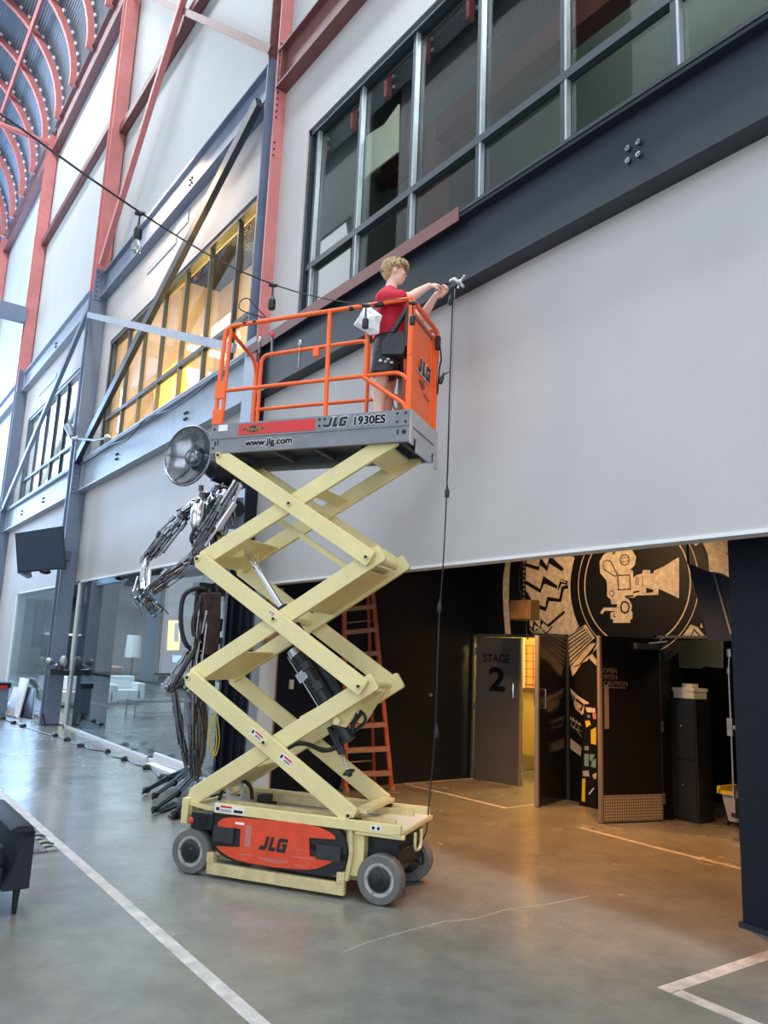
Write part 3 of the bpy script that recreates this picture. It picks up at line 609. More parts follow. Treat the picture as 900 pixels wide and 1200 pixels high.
# warm lit room behind the stage doors
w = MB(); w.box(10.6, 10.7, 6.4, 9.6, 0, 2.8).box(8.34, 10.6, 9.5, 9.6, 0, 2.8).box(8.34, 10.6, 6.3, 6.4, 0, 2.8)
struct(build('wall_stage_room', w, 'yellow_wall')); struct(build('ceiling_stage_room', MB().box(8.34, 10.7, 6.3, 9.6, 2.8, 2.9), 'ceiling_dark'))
o = empty('notice_board', (10.5, 9, 0), 0, 'bright board with a red brick grid seen through the stage doorway', 'board')
q = [(9.6,9.293,1.867), (9.6,8.966,1.874), (9.6,8.963,1.354), (9.6,9.287,1.336)]
y0, y1, z1, z0 = q[0][1]+.06, q[1][1]-.35, q[0][2]+.12, q[2][2]
WM[o.name] = Matrix.Translation(Vector(o.location)); 
build('board', MB().box(9.6, 9.63, y1, y0, z0-.05, z1+.2), 'yellow_wall', o)
g = MB()
for k in range(6): g.box(9.594, 9.598, y1, y0, z0+(z1-z0)*k/5-.006, z0+(z1-z0)*k/5+.006)
for k in range(5): g.box(9.594, 9.598, y1+(y0-y1)*k/5-.006, y1+(y0-y1)*k/5+.006, z0, z1)
build('red_grid', g, 'red_sticker', o)
o = build('wall_shelf', MB().box(9.45, 9.63, y1, y0, z0-.11, z0-.06), 'brown'); tag(o, 'dark ledge under the lit board in the stage doorway', 'shelf')
o = build('lit_panel', MB().box(9.5, 9.6, y1, y0, .25, z0-.13), 'yellow_wall'); tag(o, 'glowing yellow partition low in the stage doorway', 'partition')
o = build('wooden_crate', MB().box(9.2, 9.4, 7.9, 8.15, 0, .14).box(9.19, 9.41, 7.9, 7.92, .03, .06), 'amber'); tag(o, 'small orange box on the floor inside the stage doorway', 'box')
o = build('black_crate', MB().box(9.2, 9.4, 8.2, 8.5, 0, .15).box(9.19, 9.2, 8.22, 8.48, .1, .13), 'black'); tag(o, 'small black box beside the orange one inside the stage doorway', 'box')
# closet
w = MB(); w.box(9.9, 10.0, 3.6, 6.2, 0, 2.8).box(8.34, 9.9, 6.1, 6.2, 0, 2.8).box(8.34, 9.9, 3.5, 3.6, 0, 2.8)
struct(build('wall_closet', w, 'mural_black')); struct(build('ceiling_closet', MB().box(8.34, 10, 3.5, 6.2, 2.8, 2.9), 'ceiling_dark'))
o = build('wall_board', MB().prism([(9.2,6.283,2.107), (9.2,5.492,2.113), (9.2,5.508,1.747), (9.2,5.728,1.761), (9.2,5.801,1.73), (9.2,6.07,1.726), (9.2,6.284,1.797)], (.05, 0, 0)), 'dark_room'); tag(o, 'beige board high in the dark closet', 'board')
o = empty('cabinet', (8.6, 5.45, 0), 0, 'black two door cabinet just inside the closet', 'cabinet')
build('carcass', MB().box(8.36, 8.66, 5.34, 5.68, 0, 1.38), 'black', o, bevel=.006)
for z0, z1 in ((.05, .66), (.70, 1.33)):
    dr = build('door', MB().box(8.345, 8.36, 5.355, 5.66, z0, z1), 'black', o); build('knob', MB().ball((8.335, 5.52, (z0+z1)/2+.05), .014, 8, 6), 'chrome', dr, smooth=True)
o = build('storage_box', MB().box(8.38, 8.64, 5.37, 5.64, 1.38, 1.48).box(8.37, 8.65, 5.36, 5.65, 1.46, 1.50).box(8.42, 8.55, 5.42, 5.55, 1.50, 1.55), 'paper'); tag(o, 'pale open box on top of the black closet cabinet', 'box')
o = empty('mop_bucket', (8.75, 5.0, 0), 0, 'grey mop bucket with a yellow rim in the closet', 'bucket')
build('tub', MB().loft([[Vector((8.75+sx*k, 4.98+sy*k, z)) for sx, sy in ((-.16, -.22), (.16, -.22), (.16, .22), (-.16, .22))] for k, z in ((.75, .05), (1, .36))]), 'lift_grey_light', o)
build('rim', MB().box(8.57, 8.93, 4.76, 4.80, .34, .40).box(8.57, 8.93, 5.2, 5.24, .34, .42).box(8.57, 8.61, 4.78, 5.22, .34, .38).box(8.89, 8.93, 4.78, 5.22, .34, .38), 'yellow', o)
wh = MB()
for a_, b_ in ((8.63, 4.84), (8.87, 4.84), (8.63, 5.16), (8.87, 5.16)): wh.lathe((a_, b_-.015, .03), (0, 1, 0), [(.03, 0), (.03, .03)], 10)
build('casters', wh, 'black', o)
o = build('cloth', MB().ball((8.70, 5.0, .40), .10, 10, 8, (1.2, .8, .9)).smooth_tube([(8.62, 4.98, .42), (8.55, 5.0, .3), (8.56, 5.02, .12)], .045, 8), 'black2', smooth=True); tag(o, 'dark rag hanging over the mop bucket', 'rag')
def pole(a, b, r, lab, parts, m='dull_metal'):
    o = empty('pole', a, 0, lab, 'pole'); a, b = Vector(a), Vector(b); build('shaft', MB().tube([a, b], r, 8), m, o)
    for t0, t1, rr, mm in parts: build('grip', MB().tube([a.lerp(b, t0), a.lerp(b, t1)], rr, 8), mm, o)
pole((9.15, 4.95, .0), (9.25, 5.35, 1.98), .011, 'thin pale pole leaning left in the closet', ())
pole((9.2, 4.75, .0), (9.35, 5.1, 1.95), .012, 'leaning pole with an orange grip in the closet', ((.42, .70, .024, 'wood'), (.70, .9, .016, 'blue_cable')), 'gun')
o = build('wall_patch', MB().prism([(9,5.778,1.365), (9,5.712,1.369), (9,5.73,0.863), (9,5.828,0.872)], (.04, 0, 0)), 'paper'); tag(o, 'pale cardboard strip hanging higher in the closet behind the cabinet', 'cardboard')
o = build('cardboard_strip', MB().prism([(9,5.859,0.684), (9,5.802,0.681), (9,5.807,0.355), (9,5.861,0.357)], (.04, 0, 0)), 'paper'); tag(o, 'pale cardboard strip low in the closet above the mop bucket', 'cardboard')
o = empty('light_stand', (7.95, 4.72, 0), 0, 'slim metal stand with a clamp beside the closet opening', 'stand')
q = [(7.9,4.624,1.931), (7.9,4.643,1.724), (7.9,4.642,1.143), (7.9,4.645,0.391), (7.9,4.621,0.311)]
build('pole', MB().tube(q, .011, 8), 'dull_metal', o)
build('clamp', MB().obox(q[2], (.03, 0, 0), (0, .03, 0), (0, 0, .09)).obox(Vector(q[2])+Vector((0, -.05, 0)), (.02, 0, 0), (0, .05, 0), (0, 0, .02)), 'dull_metal', o)
build('foot', MB().obox(Vector(q[3])+Vector((0, 0, -.03)), (.03, 0, 0), (0, .03, 0), (0, 0, .07)).box(7.85, 7.98, q[3][1]-.16, q[3][1], 0, .025), 'dull_metal', o)
build('collar', MB().lathe(q[1], (0, 0, 1), [(.022, -.03), (.022, .03)], 10).lathe(q[0], (0, 0, 1), [(.03, -.06), (.03, .02)], 10), 'dull_metal', o)
# navy slabs hanging over the closet
o = empty('acoustic_board', (7.4, 4.6, 3.0), 0, 'pair of dark navy panels hanging tilted beside the mural camera', 'board')
q1 = [(7.2,4.632,2.796), (7.2,4.345,2.678), (7.2,4.18,2.014), (7.2,4.436,2.011)]; q2 = [(7.15,4.308,2.683), (7.15,4.112,2.588), (7.15,4.102,2.037), (7.15,4.151,2.02)]
build('left_panel', MB().prism(q1, (.06, 0, 0)), 'navy_board', o); build('right_panel', MB().prism(q2, (.06, 0, 0)), 'navy_board', o)
build('edge_rail', MB().tube([(7.14,4.308,2.67), (7.14,4.155,2.076)], .012, 6), 'steel_slate', o); build('hanger', MB().tube([q1[0], Vector(q1[0])+Vector((0, 0, .6))], .012, 6).tube([q2[1], Vector(q2[1])+Vector((0, 0, .5))], .012, 6), 'steel_dark', o)
# metal box on a chain in front of the mural
q = [(7.4,7.407,2.524), (7.4,7.045,2.513), (7.4,7.053,2.263), (7.4,7.39,2.273)]
y1, y0, z1, z0 = q[0][1], q[1][1], q[0][2], q[2][2]
o = empty('speaker_box', (7.5, (y0+y1)/2, z0), 0, 'small brass coloured metal box hanging on a chain before the mural', 'box')
build('body', MB().box(7.40, 7.58, y0, y1, z0, z1), 'brass', o, bevel=.006)
build('cover', MB().box(7.385, 7.40, y0+.015, y1-.015, z0+.015, z1-.015), 'brass', o)
ch = MB()
for k in range(16): ch.lathe((7.45, (y0+y1)/2-.02, z1+.02+.06*k), (1, 0, .5) if k % 2 else (0, 1, .5), [(.012, -.004), (.022, 0), (.012, .004)], 8)
build('chain', ch, 'brass', o); build('cable', MB().smooth_tube([(7.5, (y0+y1)/2+.06, z1), (7.5, (y0+y1)/2+.12, z1+.3), (7.5, (y0+y1)/2+.04, z1+.7), (7.5, (y0+y1)/2, 3.5)], .006, 6), 'black', o)
build('lower_cable', MB().smooth_tube([(7.5, (y0+y1)/2-.06, z0), (7.5, (y0+y1)/2-.02, z0-.1), (7.5, (y0+y1)/2-.05, z0-.25)], .012, 6), 'black', o)
# sticker covered board leaning on the mural wall
q = [(7.95,6.631,1.234), (7.95,6.436,1.221), (7.95,6.451,0.009), (7.95,6.719,0.015)]
o = empty('sticker_board', (7.97, 6.6, 0), 0, 'black board covered with yellow and teal stickers leaning by the open door', 'board')
q = [Vector(p) for p in q]; q[2].z = 0; q[3].z = 0
build('board', MB().prism(q, (.025, 0, 0)), 'mural_black', o)
def st(pl, m): build('sticker', MB().prism(pl, (-.003, 0, 0)), m, o)
for pl, m in (([(7.948,6.613,1.199), (7.948,6.454,1.193), (7.948,6.454,1.139), (7.948,6.582,1.137)], 'mural_cream'), ([(7.948,6.614,1.025), (7.948,6.548,1.04), (7.948,6.525,0.988), (7.948,6.596,0.954)], 'yellow'), ([(7.948,6.501,1.135), (7.948,6.44,1.131), (7.948,6.441,1.059), (7.948,6.49,1.064)], 'lip'),
    ([(7.948,6.526,0.925), (7.948,6.442,0.969), (7.948,6.445,0.755), (7.948,6.528,0.763)], 'yellow'), ([(7.948,6.626,0.72), (7.948,6.563,0.727), (7.948,6.564,0.678), (7.948,6.627,0.671)], 'sticker_teal'), ([(7.948,6.63,0.626), (7.948,6.564,0.634), (7.948,6.566,0.482), (7.948,6.631,0.482)], 'sticker_teal'),
    ([(7.948,6.548,0.632), (7.948,6.46,0.638), (7.948,6.53,0.549), (7.948,6.549,0.564)], 'sticker_teal'), ([(7.948,6.507,0.57), (7.948,6.452,0.594), (7.948,6.453,0.48), (7.948,6.531,0.487)], 'sticker_teal'), ([(7.948,6.583,1.101), (7.948,6.548,1.107), (7.948,6.536,1.078), (7.948,6.571,1.065)], 'sticker_teal'),
    ([(7.948,6.665,0.326), (7.948,6.616,0.333), (7.948,6.628,0.057), (7.948,6.679,0.058)], 'yellow'), ([(7.948,6.509,0.393), (7.948,6.445,0.428), (7.948,6.446,0.358), (7.948,6.487,0.343)], 'mural_cream'), ([(7.948,6.569,0.164), (7.948,6.492,0.246), (7.948,6.483,0.235), (7.948,6.558,0.153)], 'white'), ([(7.948,6.66,0.416), (7.948,6.566,0.438), (7.948,6.555,0.368), (7.948,6.649,0.355)], 'lift_grey_light')): st(pl, m)
o = build('floor_crack', strip(MB(), [(2.763,4.131,0), (3.007,4.199,0), (3.34,4.235,0), (3.663,4.259,0), (3.884,4.196,0), (4.192,4.231,0), (4.571,4.176,0), (5.027,4.161,0)], .007, (0, 0, 1), .0006, .0008), 'tape'); struct(o)
# small fittings on the navy wall
o = build('wall_outlet', MB().obox([(4.98,8.88,1.324)][0], (.028, 0, 0), (0, .012, 0), (0, 0, .058)).obox(Vector([(4.98,8.88,1.324)][0])+Vector((0, -.013, .02)), (.010, 0, 0), (0, .003, 0), (0, 0, .012)), 'paper'); tag(o, 'cream electrical outlet plate on the navy wall behind the lift', 'outlet')
o = build('door_stop', MB().lathe([(7.275,8.9,1.201)][0], (0, -1, 0), [(.03, 0), (.03, .02), (.02, .05)], 12), 'dull_metal', smooth=True); tag(o, 'small round wall stop on the navy wall right of the ladder', 'door stop')

# ================================================================== SCISSOR LIFT (local: x along, y towards the wall)
LIFT = empty('scissor_lift', (3.339, 5.614, 0), -.993, 'cream and orange scissor lift standing raised in the middle of the hall', 'scissor lift')
def lb(name, mb, m, p=None, **k): return build(name, mb, m, p or LIFT, local=True, **k)
X_, Y_, Z_ = Vector((1, 0, 0)), Vector((0, 1, 0)), Vector((0, 0, 1))
# wheels
def wheel(u, s, steer=0):
    yo = s*.385; yi = s*.275; R_ = .170
    c, sn = math.cos(steer), math.sin(steer)
    def A(o, prof, n=32):
        ax = Vector((-sn*s, c*s, 0)); return MB().lathe(Vector((u, yi, R_)), ax, prof, n)
    t = lb('wheel', A(None, [(.10, 0), (.160, 0), (.170, .012), (.170, .098), (.160, .110), (.118, .110), (.112, .100)]), 'rubber', smooth=True)
    lb('rim', A(None, [(.02, .02), (.113, .02), (.116, .104), (.108, .106), (.082, .096), (.078, .092), (.01, .092)]), 'rim', t, smooth=True)
    lb('hub', A(None, [(.085, .090), (.082, .104), (.072, .112), (.03, .116), (.026, .122), (.004, .124)]), 'black', t, smooth=True)
    b = MB(); ax = Vector((-sn*s, c*s, 0)); o0 = Vector((u, yi, R_)); e1 = Vector((c, sn, 0))
    for k in range(5):
        a = 2*PI*k/5+.5; b.lathe(o0+ax*.100+e1*(.098*math.cos(a))+Z_*(.098*math.sin(a)), ax, [(.008, 0), (.008, .012), (.003, .014)], 6)
    lb('bolts', b, 'dull_metal', t)
    h = MB()
    h.lathe(o0+ax*-.05, ax, [(.04, -.03), (.09, 0), (.09, .07)], 18); lb('motor', h, 'black', t)
wheel(-.793, -1); wheel(-.793, 1); wheel(.80, -1, .0); wheel(.80, 1, 0)
# chassis
b = MB()
b.box(-.60, .955, -.385, -.345, .480, .552).box(-.90, .93, .345, .385, .485, .560)
b.box(-.60, .955, -.345, -.33, .480, .495).box(-.86, .93, -.25, .25, .45, .475)
b.box(.905, .955, -.385, .385, .470, .500).box(-.90, -.86, -.30, .385, .42, .50)
b.box(-.62, .62, -.26, .26, .11, .46).box(.52, .66, -.34, .30, .16, .47)
b.box(.60, .98, -.375, -.345, .455, .485)
lb('chassis', b, 'cream', bevel=.004)
b = MB(); b.box(.60, .95, -.33, .34, .500, .506); lb('deck_plate', b, 'paper')
b = MB(); b.box(-.60, .62, -.13, .32, .478, .484).box(-.85, -.60, -.2, .3, .478, .484); lb('deck_tray', b, 'lift_grey_light')
b = MB().bar((-.60, -.20, .52), (.85, -.20, .52), .03, .06).bar((-.60, .22, .52), (.85, .22, .52), .03, .06); lb('slide_rail', b, 'cream2')
lb('tie_down_loop', MB().tube(rnd_corner([(.99, -.16, .47), (.99, -.16, .34), (.99, -.02, .34), (.99, -.02, .47)], .06), .012, 8), 'cream', smooth=True)
lb('control_block', MB().box(-.45, -.36, .02, .12, .484, .57).box(-.33, -.28, -.05, .05, .484, .53), 'black')
lb('hose_coil', MB().smooth_tube([(-.70+.07*math.cos(t*.9), .05+.02*t/6, .56+.12*math.sin(t*.9)) for t in range(22)], .009, 6, 4), 'white_cable', smooth=True)
lb('steering_parts', MB().box(.66, .90, -.26, .26, .20, .44).tube([(.82, -.3, .3), (.82, .3, .3)], .03, 10).tube([(.9, -.22, .36), (.9, .22, .33)], .016, 8).box(-.88, -.70, -.25, .25, .14, .42), 'black')
lb('motor_cable', MB().smooth_tube([(.90, -.04, .42), (.99, .0, .30), (.97, .08, .20), (.86, .16, .22)], .012, 8), 'black', smooth=True)
# end control box and ladder stub, left
o = lb('ground_control_box', MB().box(-.80, -.60, -.395, -.27, .345, .475), 'black', bevel=.012)
lb('switch_plate', MB().box(-.73, -.65, -.402, -.395, .37, .45), 'gun_dark', o); lb('beacon', MB().ball((-.795, -.385, .40), .028, 10, 8), 'red_sticker', o, smooth=True)
lb('end_bracket', MB().box(-.93, -.87, -.34, -.26, .36, .55).bar((-.90, -.30, .52), (-.60, -.28, .47), .05, .03), 'cream')
# battery door, rounded black tray with orange red cover
def rr_poly(x0, x1, z0, z1, rs, n=6):      # corner radii bl, br, tr, tl (elliptic: (rx,rz))
    P = []
    for (cx, cz, a0), (rx, rz) in zip(((x0, z0, PI), (x1, z0, 1.5*PI), (x1, z1, 0), (x0, z1, .5*PI)), rs):
        ox = cx+rx if cx == x0 else cx-rx; oz = cz+rz if cz == z0 else cz-rz
        for k in range(n+1):
            a = a0+PI/2*k/n; P.append((ox+rx*math.cos(a), oz+rz*math.sin(a)))
    return P
pl = rr_poly(-.605, .545, .140, .475, ((.28, .14), (.16, .16), (.10, .20), (.03, .03)))
bd = lb('battery_door', MB().prism([(x, -.375, z) for x, z in pl], (0, .06, 0)), 'black', bevel=.006)
pl = [[(-0.553,-0.38,0.415), (-0.515,-0.38,0.444), (-0.454,-0.38,0.459), (-0.326,-0.38,0.469), (-0.14,-0.38,0.476), (0.067,-0.38,0.481), (0.232,-0.38,0.482), (0.321,-0.38,0.471), (0.396,-0.38,0.45), (0.446,-0.38,0.425), (0.45,-0.38,0.406), (0.238,-0.38,0.393), (0.251,-0.38,0.263), (0.449,-0.38,0.265), (0.444,-0.38,0.254), (0.385,-0.38,0.219), (0.313,-0.38,0.187), (0.24,-0.38,0.17), (0.14,-0.38,0.161), (-0.051,-0.38,0.152), (-0.247,-0.38,0.154), (-0.367,-0.38,0.163), (-0.45,-0.38,0.183), (-0.521,-0.38,0.213), (-0.551,-0.38,0.239), (-0.342,-0.38,0.254), (-0.346,-0.38,0.389), (-0.548,-0.38,0.384)]]
cp = lb('orange_cover', MB().prism([(p[0], -.3755, p[2]) for p in pl[0]] if isinstance(pl[0], list) else [(p[0], -.3755, p[2]) for p in pl], (0, -.016, 0)), 'red_panel', bd)
for x0, x1, z0, z1 in ((-.585, -.405, .275, .385), (.305, .50, .255, .355)):
    lb('latch', MB().box(x0, x1, -.398, -.375, z0, z1).box(x0+.05, x0+.115, -.402, -.398, z0+.02, z1-.02), 'black2', bd, bevel=.004)
q = [(-0.177,-0.392,0.273), (0.075,-0.392,0.285), (-0.144,-0.392,0.362)]
R_ = (Vector(q[1])-Vector(q[0])); hgt = .098
jlg('logo', (q[0][0], -.3935, q[0][2]-.010), (1, 0, 0), (0, 0, 1), hgt, bd, 'black', 0)
sc = MB()
for p0, p1, wd in (((-.17, .20), (.08, .205), .010), ((-.12, .192), (.05, .198), .014), ((.10, .245), (.29, .250), .006), ((.13, .19), (.22, .188), .006), ((-.02, .285), (.10, .292), .004), ((-.36, .205), (-.22, .212), .006), ((.12, .30), (.24, .298), .003)):
    strip(sc, [(p0[0], -.3918, p0[1]), (p1[0], -.3918, p1[1])], wd, (0, -1, 0), 0, .0006)
lb('scratches', sc, 'lip', bd); 
lb('sticker', MB().box(-.395, -.315, -.3930, -.3918, .418, .436), 'white', bd)
lb('sticker', MB().box(-.30, -.25, -.3930, -.3918, .27, .42), 'lip', bd)
# skid bar under the battery door
b = MB().box(-.63, .535, -.385, -.345, .028, .112)
for x in (-.63, .475): b.box(x, x+.06, -.39, -.335, .11, .185).box(x+.018, x+.042, -.395, -.39, .13, .17)
b.bar((-.55, -.36, .17), (-.52, -.33, .26), .02, .03).bar((.545, -.36, .13), (.575, -.36, .32), .03, .03).bar((.575, -.36, .32), (.56, -.36, .48), .03, .03)
lb('skid_bar', b, 'cream2', bevel=.003)
# decals on the rail
o = lb('warning_decal', MB().box(-.59, -.33, -.3862, -.385, .487, .545), 'white'); lb('red_band', MB().box(-.54, -.44, -.3870, -.3862, .525, .540), 'red_sticker', o)
lb('decal_text', MB().box(-.42, -.34, -.3870, -.3862, .497, .518).box(-.54, -.44, -.387, -.3862, .497, .502).box(-.54, -.44, -.387, -.3862, .508, .512).box(-.58, -.55, -.387, -.3862, .50, .525), 'gun_dark', o)
o = lb('round_decal', MB().box(.72, .81, -.3862, -.385, .500, .535), 'white'); lb('decal_symbol', MB().lathe((.745, -.386, .517), (0, -1, 0), [(.012, 0), (.012, .001)], 12).lathe((.785, -.386, .517), (0, -1, 0), [(.012, 0), (.012, .001)], 12), 'gun_dark', o)

# ---- scissor arms
def arm(a, b, y, name='scissor_arm', m='cream', h=.135, t=.042, e0=.03, e1=.03, cut=True):
    a = Vector((a[0], y, a[1])); b = Vector((b[0], y, b[1])); d = (b-a).normalized(); nn = Vector((-d.z, 0, d.x))
    if nn.z < 0: nn = -nn
    A = a-d*e0; B = b+d*e1; c = .05
    p = [A-nn*(h/2-c), A+d*c*.9-nn*h/2, B-d*c*.2-nn*h/2, B-nn*(h/2-c*.3), B+nn*(h/2-c*.3), B-d*c*.2+nn*h/2, A+d*c*.9+nn*h/2, A+nn*(h/2-c)] if cut else [A-nn*h/2, B-nn*h/2, B+nn*h/2, A+nn*h/2]
    mb = MB().prism([q-Y_*t/2 for q in p], Y_*t)
    return lb(name, mb, m, bevel=.005)
def pin(par, u, z, y, s, r=.024, m='cream'):
    o = lb('pin', MB().lathe((u, y, z), (0, s, 0), [(r, 0), (r, .014), (r*.7, .016), (r*.65, .010), (.002, .010)], 14), m, par, smooth=True)
    lb('bolt', MB().lathe((u, y+s*.010, z), (0, s, 0), [(r*.5, 0), (r*.5, .010), (r*.3, .013), (.001, .013)], 8), 'gun_dark', par)
ZL = [.555, 1.497, 2.483, 3.385]           # left joint heights
ZR = [.575, 1.505, 2.487, 3.412]           # right joint heights
UL = [-.87, -.965, -.967, -.84]; UR = [.545, .58, .595, .665]
OUT, INN = .335, .285
near_out, near_inn = [], []
for s in (-1, 1):
    for k in range(3):
        o = arm((UL[k+1], ZL[k+1]), (UR[k], ZR[k]), s*OUT)                     # outer arm falls to the right
        pin(o, UL[k+1], ZL[k+1], s*(OUT+.021), s, .026); pin(o, UR[k]-.01, ZR[k], s*(OUT+.021), s, .022)
        cu, cz = (UL[k+1]+UR[k])/2-.0, (ZL[k+1]+ZR[k])/2
        pin(o, cu, cz, s*(OUT+.021), s, .022, 'cream')
        (near_out if s < 0 else []).append(o)
        i = arm((UL[k], ZL[k]), (UR[k+1]+.08, ZR[k+1]+.035), s*INN, e1=.02)     # inner arm rises to the right
        if s < 0: near_inn.append(i)
for k, (dx) in enumerate((0, 0)):
    pass
def sticker(par, u, z, ang, y=-.3572, w=.12, h=.052):
    d = Vector((math.cos(ang), 0, math.sin(ang))); nn = Vector((-d.z, 0, d.x)); c = Vector((u, y, z))
    s1 = lb('decal', MB().obox(c, d*w/2, Y_*.0008, nn*h/2), 'white', par)
    lb('decal_band', MB().obox(c+nn*h*.25+d*w*.12-Y_*.0012, d*w*.33, Y_*.0006, nn*h*.14), 'red_sticker', par)
    lb('decal_figure', MB().obox(c-d*w*.36-Y_*.0012, d*w*.08, Y_*.0006, nn*h*.28).obox(c-nn*h*.12+d*w*.14-Y_*.0012, d*w*.25, Y_*.0006, nn*h*.05).obox(c-nn*h*.3+d*w*.14-Y_*.0012, d*w*.25, Y_*.0006, nn*h*.05), 'gun_dark', par)
aa = math.atan2(ZR[0]-ZL[1], UR[0]-UL[1])
for p in [(-0.276,-0.357,1.098), (-0.01,-0.357,0.933)]: sticker(near_out[0], p[0], p[2]-.01, aa)
p = [(-0.213,-0.357,2.035)][0]; sticker(near_out[1], p[0], p[2], aa, w=.06, h=.03)
# cross tubes tying near and far arms
for k in range(4):
    lb('cross_tube', MB().tube([(UL[k], -.30, ZL[k]), (UL[k], .30, ZL[k])], .028, 12), 'cream', smooth=True)
    lb('cross_tube', MB().tube([(UR[k]+.0, -.30, ZR[k]), (UR[k]+.0, .30, ZR[k])], .028, 12), 'cream', smooth=True)
for k in range(3):
    cu, cz = (UL[k+1]+UR[k])/2, (ZL[k+1]+ZR[k])/2
    lb('centre_tube', MB().tube([(cu, -.31, cz), (cu, .31, cz)], .030, 12), 'cream', smooth=True)
def cplate(k, t0, t1, dn, th=.012):        # plate between the two inner arms
    a = Vector((UL[k], 0, ZL[k])); b = Vector((UR[k+1], 0, ZR[k+1])); d = (b-a).normalized(); nn = Vector((-d.z, 0, d.x)); L_ = (b-a).length
    c = a+d*((t0+t1)/2*L_)+nn*dn
    return lb('cross_plate', MB().obox(c, d*((t1-t0)/2*L_), Y_*.265, nn*th/2), 'cream', bevel=.002)
cplate(0, .10, .32, -.05); cplate(0, .86, .97, -.03); cplate(1, .03, .27, -.05); cplate(1, .62, .95, -.045); cplate(2, .03, .24, -.05); cplate(2, .90, 1.0, -.02); cplate(2, .60, .66, -.02)
cplate(1, .80, .97, .0)
lb('safety_prop', MB().bar([(-0.324,-0.1,2.831)][0], [(0.337,-0.1,2.421)][0], .035, .045), 'cream')
lb('foot_plate', MB().obox((.60, 0, .60), X_*.055, Y_*.30, Vector((.0, 0, .012))), 'cream')
lb('slide_block', MB().box(.52, .62, -.36, -.31, .50, .56), 'black'); lb('slide_block', MB().box(.52, .62, .31, .36, .50, .56), 'black')
# lift cylinder
A = Vector([(-0.723,0.02,2.606)][0]); B = Vector([(0.362,0.02,1.232)][0])
d = (B-A).normalized()
cyl = lb('lift_cylinder', MB().tube([A.lerp(B, .40), B], .058, 18), 'gun_dark', smooth=True)
lb('rod', MB().tube([A, A.lerp(B, .42)], .026, 14), 'chrome', cyl, smooth=True)
lb('gland', MB().tube([A.lerp(B, .36), A.lerp(B, .41)], .050, 16), 'black', cyl, smooth=True)
lb('cylinder_mount', MB().tube([(B.x, -.28, B.z), (B.x, .28, B.z)], .028, 12).prism([(B.x-.36, -.20, B.z+.0), (B.x+.05, -.20, B.z-.05), (B.x+.24, -.20, B.z+.26), (B.x+.1, -.20, B.z+.26)], Y_*.02).prism([(B.x-.36, .18, B.z+.0), (B.x+.05, .18, B.z-.05), (B.x+.24, .18, B.z+.26), (B.x+.1, .18, B.z+.26)], Y_*.02), 'cream')
lb('rod_mount', MB().tube([(A.x, -.12, A.z), (A.x, .12, A.z)], .030, 10).box(A.x-.16, A.x+.06, -.14, -.12, A.z-.08, A.z+.10).box(A.x-.16, A.x+.06, .12, .14, A.z-.08, A.z+.10), 'cream')
P0 = Vector([(-0.1,-0.14,1.75)][0]); P1 = Vector([(0.267,-0.14,1.275)][0]); dd = (P1-P0).normalized()
pu = lb('hydraulic_pump', MB().tube([P0, P0.lerp(P1, .16), P0.lerp(P1, .17), P1+dd*.25], [.062, .062, .058, .050], 18), 'black', smooth=True)
lb('end_cap', MB().tube([P0-dd*.012, P0+dd*.05], .065, 18), 'dull_metal', pu, smooth=True)
lb('release_lever', MB().tube([P0+Vector((.05, -.05, .04)), P0+Vector((.09, -.07, .0))], [.010, .016], 8).tube([P0+Vector((.035, -.05, .075)), P0+Vector((.05, -.05, .04))], .005, 6), 'red_sticker', pu)
nn = Vector((-dd.z, 0, dd.x))
for t, w_ in ((.30, .03), (.62, .034)):
    c = P0.lerp(P1, t)+nn*-.0+Vector((.03, -.06, .03)); lb('valve', MB().obox(c, dd*w_, Y_*.02, nn*w_*.9).tube([c-nn*.02-dd*.02, c-nn*.05-dd*.02], .012, 8).tube([c-nn*.02+dd*.02, c-nn*.05+dd*.02], .012, 8), 'black2', pu)
lb('bracket', MB().obox(P0.lerp(P1, .42)+Vector((-.05, -.05, 0)), dd*.04, Y_*.01, nn*.045), 'gun', pu)
lb('guide_rod', MB().tube([Vector([(-0.131,-0.2,1.697)][0]), Vector([(0.189,-0.2,1.291)][0])], .006, 6), 'chrome', pu)
lb('hose', MB().smooth_tube([Vector(p) for p in [(-0.165,-0.1,0.955), (-0.064,-0.1,1.012), (0.038,-0.1,1.02), (0.142,-0.1,0.994), (0.243,-0.1,0.992), (0.328,-0.1,1.043), (0.418,-0.1,1.117), (0.43,-0.1,1.205), (0.491,-0.1,1.287)]], .018, 8), 'black', smooth=True)
lb('hose', MB().smooth_tube([Vector(p) for p in [(-0.154,-0.08,0.979), (-0.053,-0.08,1.026), (0.063,-0.08,1.006), (0.178,-0.08,0.975), (0.276,-0.08,1.017), (0.361,-0.08,1.092), (0.508,-0.08,1.209), (0.516,-0.08,1.268), (0.471,-0.08,1.305)]], .014, 8), 'black', smooth=True)
S0 = Vector([(0.289,-0.1,1.147)][0]); S1 = Vector([(0.343,-0.1,0.971)][0]); S2 = Vector([(0.411,-0.1,0.838)][0])
kn = lb('spring_plunger', MB().tube([S0, S1], .030, 10).tube([S0+Vector((-.06, 0, .02)), S1], .028, 10), 'black')
sd = (S2-S1).normalized(); e1 = sd.orthogonal().normalized(); e2 = sd.cross(e1)
lb('spring', MB().tube([S1+sd*(i/60*(S2-S1).length)+e1*.017*math.cos(i*.9)+e2*.017*math.sin(i*.9) for i in range(61)], .0035, 5), 'chrome', kn, smooth=True)
lb('knob', MB().lathe(S2, sd, [(.02, -.02), (.052, -.005), (.052, .010), (.022, .018), (.018, .035), (.004, .037)], 8), 'black', kn)
